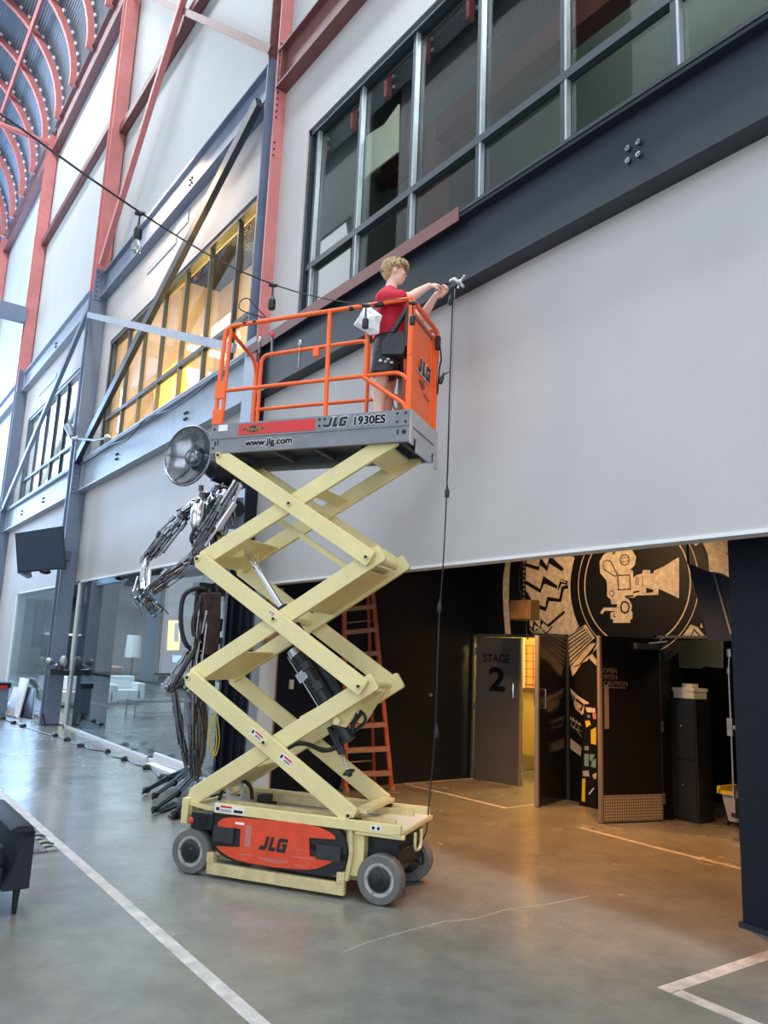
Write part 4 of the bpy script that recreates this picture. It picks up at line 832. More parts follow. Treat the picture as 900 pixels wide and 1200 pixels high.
lb('cable', MB().smooth_tube([(-.80, .0, .50), (-.74, -.02, .62), (-.66, .0, .68), (-.55, .05, .63), (-.52, .06, .52)], .016, 8), 'black', smooth=True)

# ---- platform
PL0, PR0, PN, PF, ZB, ZT = -.935, .905, -.360, .345, 3.40, 3.665
pf = lb('platform', MB().box(PL0, PR0, PN, PN+.03, ZB, ZT).box(PL0, PR0, PF-.03, PF, ZB, ZT).box(PL0, PL0+.03, PN+.03, PF-.03, ZB, ZT).box(PL0, PR0, PN-.008, PN, 3.528, 3.534), 'lift_grey', bevel=.003)
lb('deck', MB().box(PL0+.03, PR0-.03, PN+.03, PF-.03, 3.50, 3.535), 'lift_under', pf)
b = MB()
for k in range(5): b.box(PL0+.1+.4*k, PL0+.14+.4*k, PN+.03, PF-.03, 3.44, 3.50)
b.box(PL0+.03, PR0-.03, PN+.08, PN+.12, 3.42, 3.5).box(PL0+.03, PR0-.03, PF-.12, PF-.08, 3.42, 3.5); lb('deck_joists', b, 'lift_under', pf)
e = MB().box(PR0, PR0+.012, PN, PF, 3.45, ZT).box(PR0, PR0+.012, PN, PN+.08, 3.385, 3.45).box(PR0, PR0+.012, PN+.15, PF-.16, 3.345, 3.45).box(PR0, PR0+.012, PF-.09, PF, 3.335, 3.45)
lb('end_plate', e, 'lift_grey_light', pf, bevel=.002); lb('end_slot', MB().box(PR0+.0125, PR0+.014, PN+.05, PF-.10, 3.520, 3.532), 'lift_under', pf)
sb_ = MB()
for u_, z_ in ((.80, 3.635), (.87, 3.635), (.80, 3.565), (.87, 3.565), (.16, 3.635), (.115, 3.635), (.16, 3.58), (.115, 3.58), (-.90, 3.62), (-.90, 3.45)): sb_.lathe((u_, PN-.001, z_), (0, -1, 0), [(.010, 0), (.010, .005), (.003, .006)], 8)
lb('rivets', sb_, 'gun_dark', pf)
lb('hook_slot', MB().box(.80, .815, PN-.002, PN, 3.46, 3.50).lathe((.86, PN-.001, 3.48), (0, -1, 0), [(.018, 0), (.018, .004)], 12).box(-.89, -.875, PN-.002, PN, 3.47, 3.51).box(-.86, -.85, PN-.002, PN, 3.47, 3.52), 'gun_dark', pf)
lb('data_sticker', MB().box(-.86, -.77, PN-.002, PN, 3.60, 3.655).box(-.86, -.77, PN-.003, PN-.002, 3.645, 3.648), 'white', pf)
q = [(-0.66,-0.362,3.643), (0.102,-0.362,3.647), (0.101,-0.362,3.541), (-0.647,-0.362,3.539)]
yy = PN-.001
st_ = lb('red_stripe', MB().prism([(-.655, yy, 3.548), (.075, yy, 3.548), (.075, yy, 3.648), (-.655, yy, 3.648)], (0, -.0015, 0)), 'red_sticker', pf)
dmd = MB().prism([(-.62, yy-.002, 3.598), (-.51, yy-.002, 3.566), (-.40, yy-.002, 3.598), (-.51, yy-.002, 3.632)], (0, -.001, 0)); lb('diamond', dmd, 'black', pf)
text('lettering_diamond', 'Pro-Fit', .052, (-.51, yy-.0035, 3.581), X_, Z_, 'gold', pf, True, .001, shear=.25, fat=.0015, sx=1.05, align='CENTER')
for nm, mm, off, ft in (('lettering_outline', 'white', -.001, .0085), ('lettering', 'gun_dark', -.003, .0028)):
    text(nm, 'www.jlg.com', .086, (-.575, yy+off, 3.448), X_, Z_, mm, pf, True, .0012, fat=ft, sx=1.0)
    text(nm, '1930ES', .098, (.41, yy+off, 3.566), X_, Z_, mm, pf, True, .0012, fat=ft*1.15, sx=1.0, shear=.04)
jlg('logo_outline', (.165, yy-.0006, 3.560), X_, Z_, .082, pf, 'white', .0, .075); jlg('logo', (.165, yy-.0040, 3.560), X_, Z_, .082, pf, 'gun_dark')
# ---- guard rails
rr = .019; ZR_ = 4.60; NY, FY = PN+.018, PF-.018; u0, u1 = -.90, .875
def rail(name, pts, r=rr, m='orange', rad=.09, par=None):
    return lb(name, MB().tube(rnd_corner(pts, rad), r, 10), m, par, smooth=True)
tr = rail('top_rail', [(u0-.02, NY, 3.66), (u0+.02, NY, ZR_-.02), (u1, NY, ZR_+.01)])
tp = MB()
for u_ in (-.70, -.60, .33, .56, .60): tp.tube([(u_, NY, ZR_-.012+.01*(u_+.9)/1.8), (u_+.035, NY, ZR_-.012+.01*(u_+.9)/1.8)], rr+.003, 10)
lb('black_tape', tp, 'black', tr, smooth=True)
rail('corner_post', [(u0+.055, NY-.003, 3.66), (u0+.075, NY, ZR_-.05)], .017)
lb('post_sleeve', MB().box(u0-.035, u0+.065, NY-.022, NY+.0, 3.665, 3.80), 'orange', bevel=.004); lb('post_sleeve', MB().box(u0-.03, u0+.07, NY-.022, NY, 3.90, 4.06), 'orange', bevel=.004)
rail('top_rail', [(u0, FY, 3.66), (u0, FY, ZR_-.03), (.235, FY, ZR_-.0), (.235, FY, 3.66)])
rail('corner_post', [(u0-.05, FY, 3.66), (u0-.05, FY, ZR_-.10)], .018)
lb('post_sleeve', MB().box(u0-.075, u0+.02, FY-.022, FY-.002, 3.665, 3.86), 'orange', bevel=.004)
rail('end_top_rail', [(u0+.03, NY+.01, ZR_-.03), (u0-.05, FY-.06, ZR_-.08), (u0-.05, FY, ZR_-.22)], .018)
rail('middle_rail', [(u0, NY, 3.975), (.52, NY, 3.985), (.80, NY, 3.985), (.885, NY, 3.90)], .017)
rail('middle_rail', [(u0-.02, FY, 4.02), (.235, FY, 4.02), (u1, FY, 4.02)], .017, 'orange')
rail('middle_rail', [(.27, FY, 4.62), (u1, FY, 4.62)], .018)
rail('post', [(.155, NY, 3.66), (.145, NY, ZR_)], .020)
rail('post', [(.50, NY, 3.985), (.505, NY, ZR_)], .020)
rail('diagonal_rail', [(.47, NY, 3.985), (.84, NY, 3.72), (.868, NY, 3.665)], .018)
rail('post', [(.60, FY, 3.66), (.60, FY, 4.60)], .016)
rail('corner_post', [(u1, FY, 3.66), (u1, FY, ZR_+.02)], .018); rail('corner_post', [(u1, NY, 3.66), (u1, NY, ZR_)], .020)
ml = MB()
for u_ in (-.30,): ml.box(u_-.03, u_+.03, FY-.03, FY+.02, ZR_-.11, ZR_-.02)
lb('rail_clamp', ml, 'orange', bevel=.004)
# end panel, a bent orange sheet
ep = lb('end_panel', MB().box(.872, .885, PN+.01, PF-.005, 3.66, 4.53).box(.87, .905, PN+.005, PN+.045, 3.66, 4.58).box(.87, .900, PF-.05, PF, 3.66, 4.50).box(.862, .90, PN-.004, PN+.012, 4.12, 4.55), 'orange', bevel=.003)
lb('panel_fold', MB().box(.885, .892, PF-.17, PF-.145, 3.66, 4.45).box(.885, .890, PF-.09, PF-.08, 3.66, 4.45), 'orange', ep)
rail('end_rail', [(.89, NY, ZR_-.01), (.89, FY, ZR_-.0), (.89, FY, 4.30)], .022, par=ep, rad=.05)
lb('slot', MB().box(.8855, .8905, PN+.10, PF-.14, 4.47, 4.50), 'steel_maroon', ep)
jlg('logo_outline', (.8925, -.185, 4.055), (0, 1, -.035), (0, 0, 1), .135, ep, 'white', 0, .06, .22); jlg('logo', (.8965, -.185, 4.055), (0, 1, -.035), (0, 0, 1), .135, ep, 'gun_dark', 0, 0, .22)
lb('arrow_decal', MB().prism([(.8925, -.13, 4.00), (.8925, -.03, 4.00), (.8925, -.03, 4.02), (.8925, .03, 3.97), (.8925, -.03, 3.93), (.8925, -.03, 3.955), (.8925, -.09, 3.97)], X_*.002).prism([(.8925, .0, 3.92), (.8925, .15, 3.90), (.8925, .15, 3.885), (.8925, .02, 3.905)], X_*.002), 'steel_maroon', ep)
lb('cable_clip', MB().box(.895, .93, FY-.06, FY-.01, 4.42, 4.54), 'black', ep)
lb('clip_cable', MB().smooth_tube([(.93, FY-.03, 4.44), (.95, FY-.05, 4.32), (.92, FY-.0, 4.25), (.905, FY+.01, 4.02)], .008, 6), 'black', ep)
# platform control box
cb = lb('control_box', MB().prism([(.625, -.335, 4.16), (.82, -.335, 4.14), (.85, -.335, 4.25), (.81, -.335, 4.345), (.69, -.335, 4.345), (.62, -.335, 4.26)], Y_*.12), 'black2', bevel=.01)
lb('control_strap', MB().bar((.72, -.33, 4.34), (.845, -.335, 4.53), .045, .03).bar((.845, -.335, 4.54), (.85, -.335, 4.20), .035, .03), 'black2', cb)
lb('joystick', MB().tube([(.72, -.27, 4.34), (.71, -.27, 4.42)], [.012, .02], 8), 'black', cb)
lb('box_support', MB().box(.80, .84, .0, .06, 3.60, 4.20).box(.62, .66, .10, .14, 3.56, 4.2), 'lift_grey_light', cb)
lb('control_cable', MB().smooth_tube([(.78, .0, 4.20), (.82, -.05, 3.95), (.74, .0, 3.75), (.80, .05, 3.60)], .010, 6).smooth_tube([(.60, .1, 4.2), (.56, .15, 3.9), (.66, .15, 3.75), (.60, .2, 3.58)], .007, 6), 'black', cb)
lb('wire_tray', MB().smooth_tube([(.60, -.10, 3.86), (.62, -.12, 3.90), (.72, -.12, 3.86), (.74, -.10, 3.78), (.68, -.1, 3.76)], .006, 6), 'orange')

# ================================================================== PERSON
FW_, LF, UPV = Vector((.877, -.48, 0)), Vector((.48, .877, 0)), Vector((0, 0, 1))
B0 = Vector((3.5494, 5.0711, 0))
PER = empty('person', (3.5494, 5.0711, 3.536), 0, 'fair haired person in red t-shirt and black shorts reaching from the raised platform', 'person')
def remeshed(name, mb, m, parent, vox=.006, sm=6, smooth=True):
    me = bpy.data.meshes.new('t'); me.from_pydata([tuple(p) for p in mb.v], [], mb.f)
    import bmesh
    bm = bmesh.new(); bm.from_mesh(me); bmesh.ops.recalc_face_normals(bm, faces=bm.faces); bm.to_mesh(me); bm.free()
    o = bpy.data.objects.new('t', me); COL.objects.link(o)
    r = o.modifiers.new('r', 'REMESH'); r.mode = 'VOXEL'; r.voxel_size = vox
    s = o.modifiers.new('s', 'SMOOTH'); s.iterations = sm; s.factor = .5
    dg = bpy.context.evaluated_depsgraph_get(); e = bpy.data.meshes.new_from_object(o.evaluated_get(dg))
    out = MB(); out.add([v.co.copy() for v in e.vertices], [tuple(p.vertices) for p in e.polygons])
    bpy.data.objects.remove(o); bpy.data.meshes.remove(me); bpy.data.meshes.remove(e)
    return build(name, out, m, parent, smooth=smooth)
def limb(mb, pts, rs, n=14):
    pts = [Vector(p) for p in pts]; mb.tube(pts, rs, n)
    for p, r in zip(pts, rs): mb.ball(p, r, 12, 8)
def ell(mb, c, f, l, u, F=FW_, L=LF, U=UPV, n=18, m=12):
    c = Vector(c); rings = []
    for j in range(m+1):
        t = PI*j/m; s = max(math.sin(t), .03)
        rings.append([c+F*(f*s*math.cos(2*PI*k/n))+L*(l*s*math.sin(2*PI*k/n))-U*(u*math.cos(t)) for k in range(n)])
    return mb.loft(rings)
def stack(mb, secs, n=20):                 # (centre, fwd radius, lateral radius)
    return mb.loft([[Vector(c)+FW_*(f*math.cos(2*PI*k/n))+LF*(l*math.sin(2*PI*k/n)) for k in range(n)] for c, f, l in secs])
S = [(3.578,5.056,4.277), (3.58,5.055,4.401), (3.573,5.058,4.602), (3.567,5.061,4.766), (3.59,5.049,4.863), (3.605,5.041,5.008)]
pel, wai, che, shl, nek, hed = [Vector(p) for p in S]
b = MB()
stack(b, [(pel-UPV*.06, .085, .13), (pel, .10, .145), (wai, .085, .125), (che, .10, .145), (shl+UPV*.0, .075, .15), (nek-FW_*.015, .05, .06)])
limb(b, [nek-FW_*.02-UPV*.03, nek.lerp(hed, .6)-FW_*.005], [.052, .048])
# head
Fh = (FW_-UPV*.05).normalized(); Uh = (UPV+FW_*.05).normalized(); c = hed
ell(b, c+Uh*.015-Fh*.010, .092, .070, .098, Fh, LF, Uh); ell(b, c-Uh*.045+Fh*.020, .062, .054, .070, Fh, LF, Uh)
ell(b, c-Uh*.085+Fh*.050, .028, .028, .024, Fh, LF, Uh)
b.loft([[c+Fh*.078+Uh*.012-LF*.006, c+Fh*.078+Uh*.012+LF*.006, c+Fh*.070-LF*.0+Uh*.012], [c+Fh*.106-Uh*.022-LF*.013, c+Fh*.106-Uh*.022+LF*.013, c+Fh*.070-Uh*.022], [c+Fh*.094-Uh*.034-LF*.014, c+Fh*.094-Uh*.034+LF*.014, c+Fh*.066-Uh*.034]])
ell(b, c+Fh*.084-Uh*.052, .012, .022, .009, Fh, LF, Uh, 10, 6); ell(b, c+Fh*.082-Uh*.064, .011, .020, .009, Fh, LF, Uh, 10, 6)
for s in (-1, 1): ell(b, c+LF*(.070*s)-Fh*.008-Uh*.008, .020, .009, .031, Fh, LF, Uh, 12, 8); ell(b, c+LF*(.034*s)+Fh*.068-Uh*.016, .02, .022, .018, Fh, LF, Uh, 10, 6)
# legs
def z_at(p, z): return Vector((p[0], p[1], z))
for s, q in ((-.085, [(3.522,5,4.215), (3.494,5.016,3.942), (3.489,5.019,3.647)]), (.085, [(3.648,5.103,4.28), (3.638,5.108,4.002), (3.629,5.113,3.698)])):
    hip, kn_, an = [Vector(p) for p in q]; an = Vector((an.x, an.y, 3.625)); kn_.z = 4.00
    calf = kn_.lerp(an, .32)-FW_*.018
    limb(b, [hip, hip.lerp(kn_, .5), kn_], [.076, .072, .056]); limb(b, [kn_, calf, kn_.lerp(an, .7), an], [.053, .058, .042, .034])
# arms
def hand(mb, w, d, nrm, curl, side, L_=.17):
    d = Vector(d).normalized(); nrm = Vector(nrm); nrm = (nrm-d*nrm.dot(d)).normalized(); sd = d.cross(nrm).normalized()*side
    w = Vector(w); ce = w+d*.045
    mb.obox(ce, d*.045, sd*.036, nrm*.012); ell(mb, ce, .05, .038, .016, d, sd, nrm, 12, 8)
    for k, (ln, o_) in enumerate(((.072, .030), (.080, .011), (.074, -.009), (.058, -.028))):
        p = w+d*.085+sd*o_; pts = [w+d*.05+sd*o_*.9, p]; a = 0
        for seg, t in zip((.45, .30, .25), (curl[0], curl[1], curl[2])):
            a += t+k*.06; p = p+(d*math.cos(a)+nrm*math.sin(a))*ln*seg*1.15; pts.append(p)
        limb(mb, pts, [.0095, .0092, .0085, .0080, .0070], 8)
    t0 = w+d*.025+sd*.030; t1 = t0+(d*.6+sd*.6+nrm*.35).normalized()*.034; t2 = t1+(d*.9+sd*.0+nrm*.5).normalized()*.030; t3 = t2+(d*.8-sd*.4+nrm*.4).normalized()*.024
    limb(mb, [t0, t1, t2, t3], [.013, .011, .0095, .008], 8)
ra = [Vector(p) for p in ([(3.423,4.93,4.656)]+[(3.627,4.835,4.708)]+[(3.833,4.847,4.881)])]
la = [Vector(p) for p in ([(3.637,5.212,4.836)]+[(3.938,5.075,4.694)]+[(3.955,4.906,4.848)])]
for A_ in (ra, la):
    limb(b, [A_[0], A_[0].lerp(A_[1], .5), A_[1]], [.055, .050, .042]); limb(b, [A_[1], A_[1].lerp(A_[2], .35), A_[2]], [.042, .042, .027])
hand(b, ra[2], (ra[2]-ra[1]).normalized()+FW_*.35-UPV*.25, -UPV*.8+LF*.6, (.45, .8, .6), -1)
hand(b, la[2], (la[2]-la[1]).normalized()*.6+FW_*.5, -LF*.6+FW_*.1+UPV*.3, (.5, .9, .7), 1)
body = remeshed('body', b, 'skin', PER, .0048, 3)
# face details
eb = MB()
for s in (-1, 1):
    e = c+LF*(.031*s)+Fh*.080+Uh*.006; ell(eb, e-Fh*.007, .0090, .010, .005, Fh, LF, Uh, 10, 8)
build('eyes', eb, 'white', PER, smooth=True)
eb = MB()
for s in (-1, 1): ell(eb, c+LF*(.031*s)+Fh*.0795+Uh*.006, .0035, .005, .004, Fh, LF, Uh, 10, 6)
build('pupils', eb, 'black', PER, smooth=True)
eb = MB()
for s in (-1, 1): eb.tube([c+LF*(.014*s)+Fh*.089+Uh*.026, c+LF*(.034*s)+Fh*.084+Uh*.032, c+LF*(.050*s)+Fh*.070+Uh*.026], .0035, 6)
build('eyebrows', eb, 'hair', PER)
build('lips', MB().tube([c+LF*.018+Fh*.088-Uh*.058, c+Fh*.0955-Uh*.058, c-LF*.018+Fh*.088-Uh*.058], .0042, 8), 'lip', PER, smooth=True)
# hair: skull cap with overlapping locks
hb = MB(); ell(hb, c+Uh*.040-Fh*.022, .098, .083, .090, Fh, LF, Uh); ell(hb, c-Fh*.060-Uh*.012, .045, .066, .075, Fh, LF, Uh)
ell(hb, c+Uh*.075+Fh*.045, .055, .066, .036, Fh, LF, Uh)
rnd = random.Random(3)
def sk(a, e, r=.1): return c+Uh*.03-Fh*.015+(Fh*math.cos(a)*math.cos(e)+LF*math.sin(a)*math.cos(e)*.82+Uh*math.sin(e)*.98)*r
for k in range(190):
    a = rnd.uniform(-PI, PI); e0 = rnd.uniform(.35, 1.3); ln = rnd.uniform(.45, .9)
    if abs(a) < 1.0: ln = rnd.uniform(.35, .62); e0 = rnd.uniform(.55, 1.1)
    elif abs(a) < 1.9: ln *= .8
    else: e0 = rnd.uniform(-.1, 1.1)
    tw = rnd.uniform(-.3, .3)
    limb(hb, [sk(a, e0, .096), sk(a+tw*.5, e0-ln*.5, .108+rnd.uniform(-.004, .006)), sk(a+tw, e0-ln, .106+rnd.uniform(0, .018))], [.0085, .0075, .0025], 6)
for k in range(26):
    s = rnd.uniform(-.065, .065); p = c+Uh*rnd.uniform(.07, .10)+LF*s+Fh*.055
    limb(hb, [p, p+Fh*.038-Uh*.018+LF*.005, p+Fh*(.050+rnd.uniform(0, .012))-Uh*(.045+rnd.uniform(0, .02))+LF*rnd.uniform(-.012, .012)], [.012, .009, .003], 6)
remeshed('hair', hb, 'hair', PER, .0034, 1)
# clothes
sb = MB(); hemz = UPV
stack(sb, [(wai-UPV*.02+FW_*.01, .145, .175), (wai+UPV*.05+FW_*.008, .138, .172), (che+FW_*.012, .140, .178), (shl-UPV*.01+FW_*.004, .115, .180), (shl+UPV*.045-FW_*.010, .078, .125), (nek-FW_*.02-UPV*.01, .055, .066)], 26)
for A_, s in ((ra, -1), (la, 1)): limb(sb, [A_[0]+LF*s*.006+UPV*.004, A_[0].lerp(A_[1], .30), A_[0].lerp(A_[1], .60)], [.076, .072, .070], 16)
for k, (dz, ff) in enumerate(((.03, .10), (.07, .085), (.11, .09), (.16, .06))):
    sb.tube([wai+UPV*dz-LF*.13+FW_*(ff-.1), wai+UPV*(dz+.03)-LF*.165+FW_*.0, wai+UPV*(dz-.015)-LF*.12+FW_*ff], [.01, .022, .01], 8)
sb.tube([wai+UPV*.0+FW_*(-.12)-LF*.06, wai+UPV*.012-LF*.165, wai-UPV*.01+FW_*.125-LF*.05], [.022, .022, .022], 8)
remeshed('t_shirt', sb, 'shirt', PER, .0065, 3)
sb = MB(); stack(sb, [(pel-UPV*.13, .12, .178), (pel-UPV*.03, .135, .182), (pel+UPV*.06, .125, .172), (wai+UPV*.02, .115, .160)], 24)
for s, q in ((-.095, [(3.51,4.984,4.222), (3.492,4.994,4.018)]), (.085, [(3.654,5.111,4.3), (3.654,5.111,4.099)])):
    h0, h1 = [Vector(p) for p in q]; sb.tube([h0, h0.lerp(h1, .6), h1], [.110, .110, .112], 20)
remeshed('shorts', sb, 'shorts', PER, .0065, 3)
sb = MB()
for q in [(3.409,4.92,4.108), (3.446,4.9,4.105), (3.464,4.89,4.129), (3.489,4.876,4.102)]: sb.ball(q, .018, 8, 6)
build('tool_pouch', sb, 'dull_metal', PER, smooth=True)
# shoes
for s, q in ((-1, Vector([(3.484,5.01,3.644)][0])), (1, Vector([(3.635,5.121,3.701)][0]))):
    a = Vector((q.x, q.y, 3.555)); mb = MB()
    mb.loft([[a-FW_*.07+LF*.033*math.cos(t)+UPV*(.045+.045*math.sin(t)) for t in [2*PI*k/12 for k in range(12)]], [a+FW_*.02+LF*.044*math.cos(t)+UPV*(.042+.050*math.sin(t)) for t in [2*PI*k/12 for k in range(12)]], [a+FW_*.12+LF*.045*math.cos(t)+UPV*(.022+.030*math.sin(t)) for t in [2*PI*k/12 for k in range(12)]], [a+FW_*.18+LF*.022*math.cos(t)+UPV*(.010+.014*math.sin(t)) for t in [2*PI*k/12 for k in range(12)]]])
    build('shoe', mb, 'black', PER, smooth=True)
# light fixture and wire held at the beam
o = empty('string_light_clamp', (4.13, 4.93, 4.9), 0, 'silver clamp light being fixed at the beam edge by the person', 'clamp')
q = [Vector(p) for p in [(4.14,4.93,5.055), (4.14,4.872,5.057), (4.14,4.801,4.997), (4.14,4.746,5.031), (4.14,4.754,4.938), (4.14,4.822,4.948), (4.14,4.976,5.04)]]
build('jaws', MB().tube([q[0], q[1], q[2]], .018, 8).tube([q[2], q[3]], .012, 8).tube([q[2], q[4]], .014, 8).tube([q[2], q[5]], .010, 8).ball(q[2], .028, 10, 8).ball(q[3], .016, 8, 6), 'dull_metal', o, smooth=True)
build('cord', MB().smooth_tube([Vector(p) for p in ([(4,4.911,4.92), (4,4.854,4.947)]+[(4.1,4.893,5.003)]+[(4.12,4.869,4.976)])], .008, 6), 'black', o, smooth=True)
def socket(p, par, r=.020, bulb=False, tilt=(0, 0, -1), k=1.):
    p = Vector(p); t = Vector(tilt).normalized()
    s_ = build('lamp_socket', MB().lathe(p, t, [(.006*k, -.03*k), (.010*k, 0), (r*k*.8, .012*k), (r*k, .025*k), (r*k, .075*k), (r*k*.85, .08*k)], 12), 'black', par, smooth=True)
    if bulb: build('bulb', MB().lathe(p, t, [(.012*k, .08*k), (.02*k, .095*k), (.030*k, .125*k), (.026*k, .155*k), (.004*k, .17*k)], 12), 'bulb', par, smooth=True)
hs = empty('string_light', (4.12, 4.95, .2), 0, 'light string hanging straight down from the beam past the doors', 'string light')
q = [Vector(p) for p in [(4.12,4.868,4.959), (4.12,4.879,4.151), (4.12,4.883,3.24), (4.12,4.902,2.586), (4.12,4.937,2.092), (4.12,4.946,1.54), (4.12,4.958,1.07), (4.12,5.001,0.606), (4.12,5.024,0.395), (4.12,5.063,0.304), (4.12,5.016,0.237)]]
build('cord', MB().smooth_tube(q, .0065, 6, 5), 'black', hs, smooth=True)
build('second_cord', MB().smooth_tube([Vector(p) for p in [(4.13,4.857,4.958), (4.13,4.862,4.149), (4.13,4.884,3.241)]], .004, 6, 5), 'dull_metal', hs, smooth=True)
for pq, ti in (([(4.12,4.897,4.187), (4.12,4.977,4.178)], (-.3, .1, -1)), ([(4.12,4.882,3.195), (4.12,4.88,3.15)], (0, 0, -1)), ([(4.12,4.931,2.232), (4.12,4.935,2.19)], (0, 0, -1)), ([(4.12,4.943,1.218), (4.12,4.931,1.186)], (0, 0, -1))):
    build('lead', MB().tube([Vector(pq[0]), Vector(pq[1])], .005, 6), 'black', hs); socket(pq[1], hs, tilt=ti)
build('upper_bulb_lead', MB().tube([Vector(p) for p in [(4.12,4.892,4.976), (4.12,4.901,4.898)]], .005, 6), 'black', hs); socket([(4.12,4.901,4.898)][0], hs)
# light string crossing over the platform to the opposite side
ss = empty('string_light', (1.5, 4.6, 6), 0, 'light string sagging from the upper left to the orange platform rail', 'string light')
q = [Vector(p) for p in ([(0.168,4.886,5.006), (0.442,4.731,4.828), (0.719,4.58,4.625), (0.951,4.453,4.456)]+[(1.272,4.6,4.452)]+[(1.537,4.668,4.422), (1.823,4.502,4.251)]+[(2.19,4.498,4.219)]+[(2.496,4.412,4.19)]+[(2.784,4.238,4.159), (2.897,4.15,4.195), (3.021,4.057,4.213)])]
build('cord', MB().smooth_tube(q, [.0085-.005*min(1, i/45) for i in range(61)], 6, 5), 'black', ss, smooth=True)
for p, bu, kk in (([(1.278,4.598,4.441)][0], True, 1.1), ([(2.191,4.498,4.213)][0], False, 1.1), ([(2.79,4.235,4.154)][0], False, 1.), ([(3.054,4.04,4.185)][0], False, .9)):
    p = Vector(p); build('lead', MB().tube([p, p-UPV*.085], .006, 6).lathe(p, (1, -.7, 0), [(.012, -.03), (.018, 0), (.012, .03)], 8), 'black', ss); socket(p-UPV*.09, ss, .024, bu, k=kk)
o = empty('string_light', (4.1, 9.8, 5.9), 0, 'coiled bulb lead tied at the steel column behind the platform corner', 'string light')
build('cord', MB().smooth_tube([Vector(p) for p in [(4.269,8.9,6.133), (4.109,8.9,6.231), (3.99,8.9,6.315), (3.895,8.9,6.261), (3.867,8.9,6.155), (3.968,8.9,6.115), (4.244,8.9,6.125)]], .008, 6), 'black', o, smooth=True)
for px_, (a_, m_) in enumerate((([(3.178,6.465,4.77), (3.187,6.451,4.548)], 'gun'), ([(3.351,6.2,4.655), (3.35,6.201,4.396)], 'gun'), ([(3.091,6.543,4.726), (3.092,6.542,4.585)], 'gun'))):
    r = empty('rail_hook', Vector(a_[0]), 0, ['red topped metal hook hanging from the far orange rail, leftmost but one', 'metal hook clamp hanging from the middle of the far orange rail', 'small metal hook at the far left corner post of the platform'][px_], 'hook')
    a0, a1 = Vector(a_[0]), Vector(a_[1]); build('shank', MB().tube([a0, a1], .014, 8), m_, r, smooth=True); build('clasp', MB().ball(a0, .022, 8, 6, (1, 1, 1.6)), 'red_sticker' if px_ == 0 else 'dull_metal', r, smooth=True)
# plastic bag on the rail
q = [Vector(p) for p in [(3.295,4.977,4.587), (3.368,4.865,4.472), (3.357,4.881,4.408), (3.355,4.884,4.319), (3.314,4.947,4.313), (3.28,5,4.358), (3.228,5.079,4.422), (3.255,5.037,4.498), (3.282,4.996,4.583)]]
bc = sum(q, Vector())/len(q); n_ = Vector((-.838, -.546, 0)); rings = []
mb = MB(); vs = []; K = 6
rb = random.Random(11)
front = [[bc.lerp(p, t)+n_*(.065*math.sqrt(max(0, 1-t*t)))+n_*rb.uniform(-.012, .012)*(t < 1) for p in q] for t in (.33, .66, 1.)]
back = [[bc.lerp(p, t)-n_*(.02*math.sqrt(max(0, 1-t*t))) for p in q] for t in (.66, .33)]
mb.loft([[bc+n_*.07+(p-bc)*.05 for p in q]]+front+back)
o = build('plastic_bag', mb, 'bag'); tag(o, 'crumpled white plastic bag hanging on the orange top rail', 'bag')

# ================================================================== METAL FIGURE SCULPTURE
RB = empty('sculpture', (3.6, 8.5, 0), 0, 'tall robot sculpture of scrap metal with a horn shaped head, behind the lift', 'sculpture')
ry = random.Random(21)
def Q(s): return [Vector(p) for p in s]
def rbuild(name, mb, m, p=None, **k): return build(name, mb, m, p or RB, **k)
def clutter(mb, a, b, n, sp, r0, r1, seg=(.25, .7)):
    a, b = Vector(a), Vector(b); d = b-a
    for _ in range(n):
        t = ry.uniform(0, 1-seg[0]); t1 = min(1, t+ry.uniform(*seg)); o1 = Vector((ry.uniform(-sp, sp), ry.uniform(-sp, sp), ry.uniform(-sp, sp))); o2 = o1+Vector((ry.uniform(-sp, sp), ry.uniform(-sp, sp), ry.uniform(-sp, sp)))*.4
        r = ry.uniform(r0, r1); p0, p1 = a+d*t+o1, a+d*t1+o2
        mb.tube([p0, p1], r, 7)
        if ry.random() < .6: mb.tube([p0, p0+(p1-p0)*ry.uniform(.15, .35)], r*1.8, 8)
        if ry.random() < .35: mb.ball(p1, r*1.7, 7, 5)
hc = Vector([(3.157,8.3,3.888)][0]); hn = Vector((-.90, -.42, .02)).normalized()
h = rbuild('horn', MB().lathe(hc, hn, [(.045, -.20), (.055, -.14), (.09, -.09), (.17, -.055), (.26, -.02), (.325, .03), (.345, .045), (.35, .035), (.335, .02), (.27, -.035), (.18, -.07), (.10, -.105), (.07, -.15), (.05, -.20)], 36), 'horn', smooth=True)
rbuild('throat', MB().lathe(hc, hn, [(.105, -.09), (.10, -.02), (.085, .0), (.05, .012), (.004, .014)], 20), 'gun', h, smooth=True)
rbuild('rim', MB().tube([hc+hn*.04+hn.orthogonal().normalized()*0+(Vector((-hn.y, hn.x, 0)).normalized()*math.cos(t)+hn.cross(Vector((-hn.y, hn.x, 0)).normalized())*math.sin(t))*.348 for t in [2*PI*k/36 for k in range(37)]], .013, 8), 'gun', h, smooth=True)
hd = Q([(3.386,8.42,3.87), (3.773,8.42,3.802)])
rbuild('driver', MB().tube([hd[0], hd[0].lerp(hd[1], .3), hd[0].lerp(hd[1], .32), hd[1]], [.10, .15, .17, .17], 20).box(hd[1].x-.02, hd[1].x+.12, 8.3, 8.55, hd[1].z-.16, hd[1].z+.14), 'gun_dark', h, smooth=True)
mb = MB(); s0, s1 = Q([(3.572,8.5,3.614), (3.609,8.5,2.921)])
clutter(mb, s0, s1, 46, .16, .008, .022); mb.tube([s0, s1], .05, 10)
mb.box(s0.x-.05, s0.x+.22, 8.4, 8.6, s0.z-.05, s0.z+.02)
rbuild('spine', mb, 'gun')
mb = MB()
